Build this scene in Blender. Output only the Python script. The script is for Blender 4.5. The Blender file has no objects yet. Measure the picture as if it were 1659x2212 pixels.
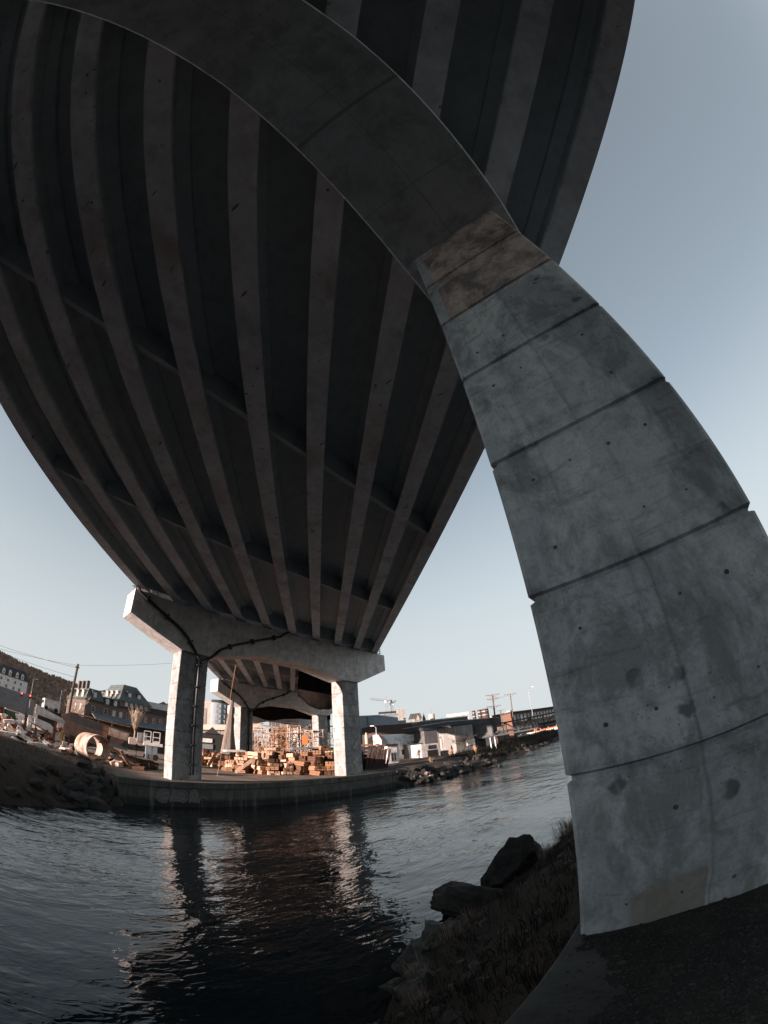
import bpy, bmesh, math, random
from mathutils import Vector, Matrix, noise
R = math.radians
rnd = random.Random(7)
C = bpy.context.scene.collection
SC = bpy.context.scene

# ---------------------------------------------------------------- camera (fisheye lens), light, sky
EYE = Vector((5.745, 0.154, 5.047))
YAW, PITCH, ROLL = R(54.235), R(34.314), R(-5.184)
fw = Vector((math.sin(YAW) * math.cos(PITCH), math.cos(YAW) * math.cos(PITCH), math.sin(PITCH)))
r0 = Vector((math.cos(YAW), -math.sin(YAW), 0))
u0 = r0.cross(fw)
rt = r0 * math.cos(ROLL) + u0 * math.sin(ROLL)
up = -r0 * math.sin(ROLL) + u0 * math.cos(ROLL)
cam = bpy.data.cameras.new('camera')
co = bpy.data.objects.new('camera', cam)
C.objects.link(co)
co.matrix_world = Matrix(((rt.x, up.x, -fw.x, EYE.x), (rt.y, up.y, -fw.y, EYE.y), (rt.z, up.z, -fw.z, EYE.z), (0, 0, 0, 1)))
cam.type = 'PANO'
cam.panorama_type = 'FISHEYE_LENS_POLYNOMIAL'
cam.fisheye_fov = R(220)
cam.sensor_fit = 'VERTICAL'
cam.sensor_width = 27.0
cam.sensor_height = 36.0
KR = 2212.0 / 36.0 / 1000.0          # lens radius in mm -> calibrated units
for i, k in enumerate((0.0, 1.18441658, 0.13489781, -0.40283331, 0.24004905)):
    setattr(cam, 'fisheye_polynomial_k%d' % i, -k * KR ** i)
cam.clip_start = 0.05
cam.clip_end = 3000
SC.camera = co

SUN_AZ, SUN_EL = R(-80), R(9.6)
world = bpy.data.worlds.new('World')
SC.world = world
world.use_nodes = True
wn = world.node_tree
for n in list(wn.nodes):
    wn.nodes.remove(n)
sky = wn.nodes.new('ShaderNodeTexSky')
sky.sky_type = 'NISHITA'
sky.sun_disc = False
sky.sun_elevation = SUN_EL
sky.sun_rotation = SUN_AZ
sky.air_density = 1.0
sky.dust_density = 0.6
sky.ozone_density = 1.5
hs = wn.nodes.new('ShaderNodeHueSaturation')
hs.inputs['Saturation'].default_value = 0.58
bg = wn.nodes.new('ShaderNodeBackground')
bg.inputs['Strength'].default_value = 0.077
wo = wn.nodes.new('ShaderNodeOutputWorld')
gm = wn.nodes.new('ShaderNodeGamma')      # thin high haze evens the sky out towards the horizon
gm.inputs[1].default_value = 0.72
wn.links.new(sky.outputs[0], gm.inputs[0])
tnt = wn.nodes.new('ShaderNodeMix')
tnt.data_type = 'RGBA'
tnt.blend_type = 'MULTIPLY'
tnt.inputs[0].default_value = 1.0
tnt.inputs[7].default_value = (0.95, 1.02, 1.0, 1)
wn.links.new(gm.outputs[0], tnt.inputs[6])
wn.links.new(tnt.outputs[2], hs.inputs['Color'])
tcw = wn.nodes.new('ShaderNodeTexCoord')
sxz = wn.nodes.new('ShaderNodeSeparateXYZ')
wn.links.new(tcw.outputs['Generated'], sxz.inputs[0])
mr = wn.nodes.new('ShaderNodeMapRange')    # pale winter haze low in the sky
mr.interpolation_type = 'SMOOTHSTEP'
for i_, v_ in enumerate((0.0, 0.02, 0.66, 0.96, 0.03)):
    if i_:
        mr.inputs[i_].default_value = v_
wn.links.new(sxz.outputs[2], mr.inputs[0])
mxw = wn.nodes.new('ShaderNodeMix')
mxw.data_type = 'RGBA'
wn.links.new(mr.outputs[0], mxw.inputs[0])
wn.links.new(hs.outputs[0], mxw.inputs[6])
mxw.inputs[7].default_value = (2.36, 2.52, 2.58, 1)
wn.links.new(mxw.outputs[2], bg.inputs[0])
wn.links.new(bg.outputs[0], wo.inputs[0])
sl = bpy.data.lights.new('sun', 'SUN')
sl.energy = 4.2
sl.angle = R(0.6)
sl.color = (1.0, 0.79, 0.69)
so = bpy.data.objects.new('sun', sl)
C.objects.link(so)
sd = Vector((math.sin(SUN_AZ) * math.cos(SUN_EL), math.cos(SUN_AZ) * math.cos(SUN_EL), math.sin(SUN_EL)))
so.rotation_euler = sd.to_track_quat('Z', 'Y').to_euler()
SC.view_settings.view_transform = 'Standard'
SC.view_settings.look = 'None'
SC.view_settings.exposure = 1.9
SC.view_settings.gamma = 1.0
SC.cycles.max_bounces = 8
SC.cycles.diffuse_bounces = 6
SC.cycles.use_denoising = True

# ---------------------------------------------------------------- materials
class NT:
    """small helper around one material's node tree"""
    def __init__(s, name, rough=0.85, metal=0.0, spec=0.3):
        s.m = bpy.data.materials.new(name)
        s.m.use_nodes = True
        s.t = s.m.node_tree
        s.b = s.t.nodes['Principled BSDF']
        s.b.inputs['Roughness'].default_value = rough
        s.b.inputs['Metallic'].default_value = metal
        s.b.inputs['Specular IOR Level'].default_value = spec
        s.tc = s.t.nodes.new('ShaderNodeTexCoord')
        s.obj = s.tc.outputs['Object']
    def put(s, sock, v):
        if v is None:
            return
        if isinstance(v, bpy.types.NodeSocket):
            s.t.links.new(v, sock)
        elif isinstance(v, (tuple, list)) and len(v) == 3 and sock.type == 'RGBA':
            sock.default_value = (*v, 1)
        else:
            sock.default_value = v
    def map(s, sc=(1, 1, 1), loc=(0, 0, 0), rot=(0, 0, 0)):
        n = s.t.nodes.new('ShaderNodeMapping')
        n.inputs['Scale'].default_value = sc
        n.inputs['Location'].default_value = loc
        n.inputs['Rotation'].default_value = rot
        s.t.links.new(s.obj, n.inputs[0])
        return n.outputs[0]
    def noise(s, scale, detail=4, rough=0.55, vec=None, dist=0.0):
        n = s.t.nodes.new('ShaderNodeTexNoise')
        n.inputs['Scale'].default_value = scale
        n.inputs['Detail'].default_value = detail
        n.inputs['Roughness'].default_value = rough
        n.inputs['Distortion'].default_value = dist
        s.t.links.new(vec or s.obj, n.inputs['Vector'])
        return n.outputs['Fac']
    def voro(s, scale, vec=None, feat='F1', out='Distance', rand=1.0):
        n = s.t.nodes.new('ShaderNodeTexVoronoi')
        n.feature = feat
        n.inputs['Scale'].default_value = scale
        n.inputs['Randomness'].default_value = rand
        s.t.links.new(vec or s.obj, n.inputs['Vector'])
        return n.outputs[out]
    def ramp(s, fac, a, b, ca=0.0, cb=1.0):
        n = s.t.nodes.new('ShaderNodeMapRange')
        n.clamp = True
        for i, v in enumerate((fac, a, b, ca, cb)):
            s.put(n.inputs[i], v)
        return n.outputs[0]
    def math(s, op, a, b=0.0, c=0.0, clamp=False):
        n = s.t.nodes.new('ShaderNodeMath')
        n.operation = op
        n.use_clamp = clamp
        for i, v in enumerate((a, b, c)):
            s.put(n.inputs[i], v)
        return n.outputs[0]
    def mix(s, f, a, b, mode='MIX'):
        n = s.t.nodes.new('ShaderNodeMix')
        n.data_type = 'RGBA'
        n.blend_type = mode
        s.put(n.inputs[0], f)
        s.put(n.inputs[6], a)
        s.put(n.inputs[7], b)
        return n.outputs[2]
    def xyz(s, vec=None):
        n = s.t.nodes.new('ShaderNodeSeparateXYZ')
        s.t.links.new(vec or s.obj, n.inputs[0])
        return n.outputs[0], n.outputs[1], n.outputs[2]
    def col(s, v):
        s.put(s.b.inputs['Base Color'], v)
    def bump(s, h, strength=0.5, dist=0.02):
        n = s.t.nodes.new('ShaderNodeBump')
        n.inputs['Strength'].default_value = strength
        n.inputs['Distance'].default_value = dist
        s.t.links.new(h, n.inputs['Height'])
        s.t.links.new(n.outputs[0], s.b.inputs['Normal'])

def simple(name, c, c2=None, scale=3.0, rough=0.85, metal=0.0, bump=0.0, bscale=None, lo=0.4, hi=0.6, streak=None, spec=0.3):
    n = NT(name, rough, metal, spec)
    c2 = c2 or tuple(k * 0.75 for k in c)
    v = n.map(streak) if streak else None
    f = n.ramp(n.noise(scale, 5, 0.6, v), lo, hi)
    n.col(n.mix(f, c, c2))
    if bump:
        n.bump(n.noise(bscale or scale * 4, 4), bump, 0.05)
    return n.m

def concrete(name, a=(0.30, 0.29, 0.28), d=(0.19, 0.185, 0.18), kind='plain'):
    n = NT(name, 0.8, 0, 0.25)
    x, y, z = n.xyz()
    big = n.ramp(n.noise(0.9, 5, 0.6), 0.35, 0.65)
    c = n.mix(big, a, d)
    streak = n.ramp(n.noise(1.0, 4, 0.6, n.map((2.6, 2.6, 0.22))), 0.48, 0.72)
    c = n.mix(n.math('MULTIPLY', streak, 0.45), c, tuple(k * 0.55 for k in d))
    fine = n.noise(26, 3, 0.7)
    c = n.mix(n.ramp(fine, 0.3, 0.7, 0.0, 0.25), c, tuple(min(1, k * 1.35) for k in a))
    pits = n.ramp(n.voro(7.0), 0.05, 0.085, 1, 0)
    pits = n.math('MULTIPLY', pits, n.ramp(n.noise(1.7, 2), 0.5, 0.62))
    c = n.mix(n.math('MULTIPLY', pits, 0.75), c, tuple(k * 0.3 for k in d))
    hgt = n.math('SUBTRACT', n.math('MULTIPLY', fine, 0.25), pits)
    if kind == 'girder':
        # dark rust-stained chair marks and short cross streaks on the soffits
        mv = n.map((0.9, 0.9, 0.9), rot=(0, 0, R(-47)))
        v1 = n.ramp(n.voro(0.95, n.map((3.2, 0.75, 1), rot=(0, 0, R(47)))), 0.11, 0.15, 1, 0)
        v1 = n.math('MULTIPLY', v1, n.ramp(n.noise(0.35, 3), 0.44, 0.54))
        v2 = n.ramp(n.voro(2.2), 0.10, 0.14, 1, 0)
        v2 = n.math('MULTIPLY', v2, n.ramp(n.noise(0.5, 3, 0.6, mv), 0.5, 0.6))
        mk = n.math('MAXIMUM', v1, v2)
        c = n.mix(n.math('MULTIPLY', mk, 0.8), c, (0.05, 0.045, 0.042))
        rs = n.ramp(n.noise(0.22, 4, 0.6), 0.56, 0.72)
        c = n.mix(n.math('MULTIPLY', rs, 0.55), c, (0.34, 0.23, 0.17))
        dk = n.ramp(n.noise(0.5, 5, 0.7), 0.5, 0.7)
        c = n.mix(n.math('MULTIPLY', dk, 0.4), c, (0.16, 0.165, 0.17))
    if kind == 'cap':
        # board-form panel seams of the cast beam, in its own coordinates
        line = None
        for coord, step, off in ((x, 2.44, 1.15), (z, 1.22, 0.4)):
            fr = n.math('FRACT', n.math('DIVIDE', n.math('ADD', coord, off + 50 * step), step))
            l = n.ramp(n.math('ABSOLUTE', n.math('SUBTRACT', fr, 0.5)), 0.0, 0.012 / step, 1, 0)
            line = l if line is None else n.math('MAXIMUM', line, l)
        l = n.ramp(n.math('ABSOLUTE', y), 0.0, 0.012, 1, 0)
        line = n.math('MAXIMUM', line, l)
        c = n.mix(n.math('MULTIPLY', line, 0.65), c, tuple(k * 0.35 for k in d))
        c = n.mix(n.ramp(n.noise(1.4, 7, 0.72, None, 0.4), 0.48, 0.62, 0, 0.5), c, tuple(k * 0.55 for k in d))
        c = n.mix(n.math('MULTIPLY', line, 0.0), c, tuple(k * 0.4 for k in d))
        cell = n.voro(0.41, n.map((1, 1, 1)), 'F1', 'Color', 0.2)
        hgt = n.math('SUBTRACT', hgt, line)
    if kind in ('column', 'near'):
        # two form panels per lift, each with its own tone; crooked seam down the middle
        wig = n.math('MULTIPLY', n.math('SUBTRACT', n.noise(1.3, 3), 0.5), 0.12)
        yy = n.math('ADD', y, wig)
        half = n.ramp(yy, -0.012, 0.012)
        lift = n.math('FLOOR', n.math('DIVIDE', n.math('SUBTRACT', z, 3.26), 1.367))
        wt = n.t.nodes.new('ShaderNodeTexWhiteNoise')
        wt.noise_dimensions = '2D'
        cb = n.t.nodes.new('ShaderNodeCombineXYZ')
        n.put(cb.inputs[0], lift)
        n.put(cb.inputs[1], half)
        n.t.links.new(cb.outputs[0], wt.inputs['Vector'])
        tone = n.math('ADD', n.math('MULTIPLY', wt.outputs['Value'], 0.35), n.math('MULTIPLY', half, 0.33))
        c = n.mix(n.ramp(tone, 0, 0.6, 0.45, 0.0), c, (0.19, 0.205, 0.22))
        seam = n.ramp(n.math('ABSOLUTE', yy), 0.0, 0.02, 1, 0)
        c = n.mix(n.math('MULTIPLY', seam, 0.35), c, (0.07, 0.07, 0.07))
        wv = n.t.nodes.new('ShaderNodeVectorMath')
        wv.operation = 'ADD'
        wn_ = n.t.nodes.new('ShaderNodeTexNoise')
        wn_.inputs['Scale'].default_value = 7.0
        n.t.links.new(n.obj, wn_.inputs['Vector'])
        ws = n.t.nodes.new('ShaderNodeVectorMath')
        ws.operation = 'SCALE'
        ws.inputs['Scale'].default_value = 0.16
        n.t.links.new(wn_.outputs['Color'], ws.inputs[0])
        n.t.links.new(n.obj, wv.inputs[0])
        n.t.links.new(ws.outputs[0], wv.inputs[1])
        blot = n.ramp(n.voro(2.4, wv.outputs[0]), 0.10, 0.17, 1, 0)
        blot = n.math('MULTIPLY', blot, n.ramp(n.noise(1.3, 3, 0.7), 0.40, 0.52))
        c = n.mix(n.math('MULTIPLY', blot, 0.72), c, (0.04, 0.04, 0.037))
        mott = n.noise(2.3, 7, 0.72, n.map((1, 1, 0.7)), 0.4)
        c = n.mix(n.ramp(mott, 0.47, 0.58, 0, 0.62), c, tuple(k * 0.5 for k in d))
        c = n.mix(n.ramp(n.noise(0.8, 6, 0.7, n.map((1, 1, 0.5), (3, 1, 2)), 0.5), 0.50, 0.60, 0, 0.55), c, tuple(min(1, k * 1.4) for k in a))
        c = n.mix(n.ramp(n.noise(5.5, 6, 0.75, n.map((1, 1, 1), (9, 4, 3)), 0.3), 0.5, 0.64, 0, 0.4), c, tuple(k * 0.62 for k in d))
        c = n.mix(n.ramp(n.noise(42, 3, 0.8), 0.5, 0.7, 0, 0.35), c, tuple(k * 0.5 for k in d))
        runs = n.ramp(n.noise(1.0, 5, 0.65, n.map((6, 6, 0.35))), 0.55, 0.72, 0, 0.4)
        c = n.mix(runs, c, tuple(k * 0.45 for k in d))
        jt = n.math('ABSOLUTE', n.math('SUBTRACT', n.math('FRACT', n.math('DIVIDE', n.math('SUBTRACT', z, 3.26 - 0.6835), 1.367)), 0.5))
        drip = n.math('MULTIPLY', n.ramp(jt, 0.0, n.ramp(n.noise(5, 4, 0.7, n.map((1, 1, 0.1))), 0.45, 0.75, 0.02, 0.22), 1, 0), n.ramp(n.noise(3, 3), 0.4, 0.6))
        c = n.mix(n.math('MULTIPLY', drip, 0.5), c, (0.06, 0.062, 0.062))
        tiny = n.math('MULTIPLY', n.ramp(n.voro(17), 0.08, 0.13, 1, 0), n.ramp(n.noise(1.9, 3, 0.6, n.map((1, 1, 1), (7, 2, 1))), 0.5, 0.6))
        c = n.mix(n.math('MULTIPLY', tiny, 0.7), c, (0.045, 0.045, 0.043))
        scuff = n.ramp(n.noise(1.0, 6, 0.75, n.map((1.2, 1.0, 7.0)), 0.6), 0.56, 0.68)
        c = n.mix(n.math('MULTIPLY', scuff, 0.4), c, (0.09, 0.09, 0.09))
        lime = n.ramp(n.noise(1.6, 6, 0.75, n.map((2.5, 2.5, 0.8)), 1.2), 0.60, 0.72)
        c = n.mix(n.math('MULTIPLY', lime, 0.5), c, (0.66, 0.68, 0.68))
        hgt = n.math('SUBTRACT', hgt, n.math('MULTIPLY', n.math('MAXIMUM', blot, seam), 1.0))
    if kind == 'near':
        rust = n.math('MULTIPLY', n.ramp(z, 10.08, 10.10), n.ramp(n.math('ADD', y, n.math('MULTIPLY', wig, 0.4)), 0.74, 0.76, 1, 0))
        rn = n.ramp(n.noise(1.7, 8, 0.72, None, 0.3), 0.43, 0.58)
        rc = n.mix(rn, (0.74, 0.61, 0.53), (0.24, 0.20, 0.175))  # brown stain, its pale tone lifted to paint in the light there
        rc = n.mix(n.ramp(n.noise(9, 5, 0.8), 0.5, 0.7, 0, 0.5), rc, (0.17, 0.145, 0.125))
        c = n.mix(n.math('MULTIPLY', rust, 0.9), c, rc)
        p = n.math('MULTIPLY', n.ramp(yy, 0.02, 0.04), n.ramp(yy, 0.55, 0.62, 1, 0))
        top = n.math('ADD', 3.74, n.math('MULTIPLY', n.math('SUBTRACT', y, 0.2), -0.22))
        p = n.math('MULTIPLY', p, n.ramp(n.math('SUBTRACT', n.math('ADD', z, n.math('MULTIPLY', n.math('SUBTRACT', n.noise(6, 5, 0.7), 0.5), 0.22)), top), -0.04, 0.05, 1, 0))
        c = n.mix(n.math('MULTIPLY', p, 0.75), c, n.mix(rn, (0.30, 0.275, 0.225), (0.18, 0.165, 0.135)))
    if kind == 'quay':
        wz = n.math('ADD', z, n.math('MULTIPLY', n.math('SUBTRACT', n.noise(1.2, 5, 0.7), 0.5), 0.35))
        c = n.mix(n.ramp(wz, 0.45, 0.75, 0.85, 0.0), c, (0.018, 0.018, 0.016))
        sp = n.ramp(n.noise(1.0, 5, 0.7, n.map((1.6, 1.6, 0.16))), 0.56, 0.68, 0, 0.7)
        c = n.mix(sp, c, (0.20, 0.19, 0.175))
        sd_ = n.ramp(n.noise(1.0, 5, 0.7, n.map((2.2, 2.2, 0.2), (5, 5, 5))), 0.55, 0.66, 0, 0.7)
        c = n.mix(sd_, c, (0.025, 0.024, 0.022))
        vj = n.ramp(n.math('ABSOLUTE', n.math('SUBTRACT', n.math('FRACT', n.math('DIVIDE', x, 4.6)), 0.5)), 0, 0.006, 1, 0)
        c = n.mix(vj, c, (0.015, 0.015, 0.015))
    n.col(c)
    n.bump(hgt, 0.6 if kind in ('near', 'column') else 0.5, 0.012)
    return n.m

M = {}
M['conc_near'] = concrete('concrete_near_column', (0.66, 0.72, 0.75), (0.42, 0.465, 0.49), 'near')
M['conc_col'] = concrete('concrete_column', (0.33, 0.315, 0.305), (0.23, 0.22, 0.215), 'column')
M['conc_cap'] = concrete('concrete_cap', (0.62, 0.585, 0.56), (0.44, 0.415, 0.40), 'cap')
M['conc_cap_near'] = concrete('concrete_cap_near', (0.72, 0.77, 0.80), (0.52, 0.56, 0.59), 'cap')  # cap concrete again, paler and cooler to paint in missing ambient light
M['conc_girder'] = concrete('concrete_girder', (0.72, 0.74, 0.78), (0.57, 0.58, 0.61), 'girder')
M['conc_web'] = concrete('concrete_web', (0.52, 0.57, 0.59), (0.44, 0.48, 0.50))  # girder concrete again, kept darker to paint the shade between girders
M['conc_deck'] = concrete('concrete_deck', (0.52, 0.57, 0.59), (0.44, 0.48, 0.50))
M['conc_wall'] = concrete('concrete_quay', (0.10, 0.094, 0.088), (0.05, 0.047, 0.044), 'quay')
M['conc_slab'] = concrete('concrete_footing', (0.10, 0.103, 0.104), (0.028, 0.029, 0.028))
M['plug'] = simple('tie_hole_plug', (0.16, 0.17, 0.175), (0.08, 0.085, 0.085), 20)
M['pipe'] = simple('drain_pipe_dark', (0.02, 0.022, 0.024), (0.035, 0.036, 0.038), 4, 0.45)
M['bearing'] = simple('bearing_rubber', (0.03, 0.03, 0.03), None, 8)
M['chalk'] = simple('chalk', (0.62, 0.6, 0.57), None, 9)

# ---------------------------------------------------------------- mesh + object helpers
class MB:
    def __init__(s):
        s.v = []
        s.f = []
        s.mi = []
    def add(s, vs, fs, m=0):
        o = len(s.v)
        s.v += [tuple(p) for p in vs]
        s.f += [tuple(i + o for i in f) for f in fs]
        s.mi += [m] * len(fs)
        return s
    def box(s, lo, hi, m=0, mat=None):
        x0, y0, z0 = lo
        x1, y1, z1 = hi
        vs = [Vector(p) for p in ((x0, y0, z0), (x1, y0, z0), (x1, y1, z0), (x0, y1, z0), (x0, y0, z1), (x1, y0, z1), (x1, y1, z1), (x0, y1, z1))]
        if mat is not None:
            vs = [mat @ p for p in vs]
        return s.add(vs, [(0, 3, 2, 1), (4, 5, 6, 7), (0, 1, 5, 4), (1, 2, 6, 5), (2, 3, 7, 6), (3, 0, 4, 7)], m)
    def prism(s, pts, a, b, m=0):
        """polygon pts (2-D) extruded: a, b map a 2-D point to the two ends"""
        n = len(pts)
        vs = [a(*p) for p in pts] + [b(*p) for p in pts]
        fs = [tuple(range(n))[::-1], tuple(range(n, 2 * n))] + [(i, (i + 1) % n, n + (i + 1) % n, n + i) for i in range(n)]
        return s.add(vs, fs, m)
    def tube(s, path, r, n=8, m=0, r2=None, cap=True):
        P = [Vector(p) for p in path]
        rings = []
        for i, p in enumerate(P):
            t = (P[min(i + 1, len(P) - 1)] - P[max(i - 1, 0)])
            t = t.normalized() if t.length > 1e-9 else Vector((0, 0, 1))
            a = t.cross(Vector((0, 0, 1)))
            if a.length < 0.05:
                a = t.cross(Vector((0, 1, 0)))
            a.normalize()
            b = t.cross(a)
            rr = r if r2 is None else r + (r2 - r) * i / max(1, len(P) - 1)
            rings.append([p + (a * math.cos(2 * math.pi * k / n) + b * math.sin(2 * math.pi * k / n)) * rr for k in range(n)])
        vs = [q for g in rings for q in g]
        fs = []
        for i in range(len(P) - 1):
            for k in range(n):
                fs.append((i * n + k, i * n + (k + 1) % n, (i + 1) * n + (k + 1) % n, (i + 1) * n + k))
        if cap:
            fs += [tuple(range(n))[::-1], tuple(range((len(P) - 1) * n, len(P) * n))]
        return s.add(vs, fs, m)
    def rings(s, rr, m=0):
        n = len(rr[0])
        vs = [q for g in rr for q in g]
        fs = [(i * n + k, i * n + (k + 1) % n, (i + 1) * n + (k + 1) % n, (i + 1) * n + k) for i in range(len(rr) - 1) for k in range(n)]
        fs += [tuple(range(n))[::-1], tuple(range((len(rr) - 1) * n, len(rr) * n))]
        return s.add(vs, fs, m)
    def build(s, name, mats, parent=None, smooth=False, bevel=0.0):
        me = bpy.data.meshes.new(name)
        me.from_pydata(s.v, [], s.f)
        mats = mats if isinstance(mats, (list, tuple)) else [mats]
        for k in mats:
            me.materials.append(M[k] if isinstance(k, str) else k)
        if len(mats) > 1:
            me.polygons.foreach_set('material_index', s.mi)
        bm = bmesh.new()
        bm.from_mesh(me)
        bmesh.ops.recalc_face_normals(bm, faces=bm.faces)
        if bevel:
            ed = [e for e in bm.edges if len(e.link_faces) == 2 and e.calc_face_angle(0) > 0.5]
            bmesh.ops.bevel(bm, geom=ed, offset=bevel, segments=1, affect='EDGES', profile=0.5)
        bm.to_mesh(me)
        bm.free()
        if smooth:
            me.polygons.foreach_set('use_smooth', [True] * len(me.polygons))
        o = bpy.data.objects.new(name, me)
        C.objects.link(o)
        o.parent = parent
        return o

def tag(o, label=None, cat=None, group=None, kind=None):
    for k, v in (('label', label), ('category', cat), ('group', group), ('kind', kind)):
        if v:
            o[k] = v
    return o

def empty(name, loc=(0, 0, 0), rz=0.0, label=None, cat=None, group=None):
    o = bpy.data.objects.new(name, None)
    o.empty_display_size = 0.5
    C.objects.link(o)
    o.location = loc
    o.rotation_euler = (0, 0, rz)
    return tag(o, label, cat, group)

def copy_tree(o, parent=None, **kw):
    c = o.copy()
    C.objects.link(c)
    c.parent = parent
    for ch in list(o.children):
        copy_tree(ch, c)
    return c

def lerp(a, b, t):
    return a + (b - a) * t

def interp(pts, x):
    if x <= pts[0][0]:
        return pts[0][1]
    for (x0, y0), (x1, y1) in zip(pts, pts[1:]):
        if x <= x1:
            return lerp(y0, y1, (x - x0) / (x1 - x0))
    return pts[-1][1]

def sstep(a, b, x):
    t = max(0.0, min(1.0, (x - a) / (b - a)))
    return t * t * (3 - 2 * t)

def bearing(az, d):
    """ground point at compass bearing az (degrees, from +y towards +x) and distance d from the survey point under the near pier"""
    return Vector((5.745 + d * math.sin(R(az)), 0.154 + d * math.cos(R(az)), 0))
# ---------------------------------------------------------------- terrain and water
FAR = [(-400, -180), (-60, -8), (-20, 12), (0, 20.5), (5.8, 23.9), (8.7, 26.5), (14.2, 30.4), (14.9, 32.3), (47, 32.3), (47.4, 31.2), (50, 29.9), (53.7, 29.0), (68.8, 30.2), (120, 31.2), (200, 40), (500, 60), (1500, 150)]
NEAR = [(-400, -60), (-60, -8.5), (-10, 1.5), (5, 2.2), (8, 2.9), (10.3, 4.3), (12.6, 5.6), (14.2, 5.9), (16.7, 6.1), (19.5, 5.3), (21.6, 4.5), (30, 3), (60, 0), (200, -10), (1500, -60)]

def ridge(az):
    return interp([(-60, 5.5), (-12, 6.6), (-2, 6.3), (3.6, 5.6), (8.5, 5.3), (13, 4.9), (19.2, 4.5), (21.5, 4.3), (26, 3.4), (31, 2.0), (40, 0.6), (60, 0.3), (110, 0.3)], az)

def height(x, y):
    dx, dy = x - EYE.x, y - EYE.y
    d = math.hypot(dx, dy)
    az = math.degrees(math.atan2(dx, dy))
    yf = interp(FAR, x)
    yn = interp(NEAR, x)
    nz = noise.noise((x * 0.35, y * 0.35, 1.3)) * 0.25 + noise.noise((x * 1.3, y * 1.3, 4.3)) * 0.09
    if y > (yf + yn) / 2:
        t = y - yf
        wall = 14.6 < x < 47.2
        k = 5.0 if wall else 0.36
        if wall:
            nz *= 0.25
        z = min(2.03, t * k)
        if t > -1 and z < 2.0:
            z += nz * 1.6
        elif z >= 2.0:
            z += nz * (0.35 if (not wall or t > 3) else 0.08)
        z = max(-1.2, z)
        w = sstep(6.5, 3.0, az) if az < 20 else 0.0
        if az < -100:
            w = 0
        z += w * 13.0 * sstep(75, 240, d)
        return z
    t = yn - y
    wdt = max(0.6, yn - 1.0)
    z = min(3.3, 3.3 * (t / wdt)) if t > 0 else t * 0.7
    if 0 < t < wdt:
        z += nz * 1.2 * min(1, (wdt - t) / 0.8) * min(1, t / 0.5 + 0.3)
    if z > 3.2 and 3.0 < x < 15 and -2.2 < y < 1.05:
        z = 3.12
    return max(-1.2, z)

def axis(segs):
    out = []
    for a, b, st in segs:
        n = max(1, int(round((b - a) / st)))
        out += [a + (b - a) * i / n for i in range(n)]
    return out + [segs[-1][1]]

def grid_mesh(name, xs, ys, fn, mat, smooth=True, **kw):
    mb = MB()
    nx, ny = len(xs), len(ys)
    mb.v = [(x, y, fn(x, y)) for y in ys for x in xs]
    mb.f = [(j * nx + i, j * nx + i + 1, (j + 1) * nx + i + 1, (j + 1) * nx + i) for j in range(ny - 1) for i in range(nx - 1)]
    mb.mi = [0] * len(mb.f)
    o = mb.build(name, mat, smooth=smooth)
    return tag(o, **kw)

def mat_ground():
    n = NT('ground_dirt', 0.95, 0, 0.15)
    x, y, z = n.xyz()
    f = n.ramp(n.noise(0.45, 6, 0.7), 0.38, 0.62)
    c = n.mix(f, (0.20, 0.155, 0.13), (0.12, 0.092, 0.075))
    pale = n.ramp(n.noise(1.1, 6, 0.8, None, 0.8), 0.55, 0.68)
    c = n.mix(n.math('MULTIPLY', pale, 0.5), c, (0.36, 0.30, 0.26))
    stones = n.ramp(n.voro(5.0), 0.10, 0.18, 1, 0)
    stones = n.math('MULTIPLY', stones, n.ramp(n.noise(0.8, 3), 0.5, 0.6))
    c = n.mix(n.math('MULTIPLY', stones, 0.5), c, (0.30, 0.28, 0.26))
    # near the water: dark wet soil and moss
    wet = n.ramp(z, 0.1, 1.7, 1, 0)
    c = n.mix(n.math('MULTIPLY', wet, 0.8), c, (0.022, 0.021, 0.019))
    # brown turf on the left bank, soil on the right, with shade painted in
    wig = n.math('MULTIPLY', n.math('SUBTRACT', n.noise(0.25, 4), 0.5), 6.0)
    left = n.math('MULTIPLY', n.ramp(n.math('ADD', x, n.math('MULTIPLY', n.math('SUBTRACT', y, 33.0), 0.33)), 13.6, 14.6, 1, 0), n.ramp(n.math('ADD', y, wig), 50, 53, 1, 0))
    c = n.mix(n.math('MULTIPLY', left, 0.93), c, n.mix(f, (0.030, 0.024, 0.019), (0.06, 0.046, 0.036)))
    right = n.ramp(n.math('ADD', x, wig), 46, 50)
    c = n.mix(n.math('MULTIPLY', right, 0.72), c, (0.035, 0.03, 0.026))
    c = n.mix(n.ramp(y, 12, 14, 0.55, 0.0), c, n.mix(n.ramp(n.noise(6, 5, 0.7), 0.4, 0.6), (0.028, 0.027, 0.025), (0.055, 0.048, 0.042)))
    n.col(c)
    n.bump(n.math('ADD', n.noise(4, 6, 0.75), n.math('MULTIPLY', n.noise(22, 3), 0.3)), 0.9, 0.12)
    return n.m
M['ground'] = mat_ground()

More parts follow.
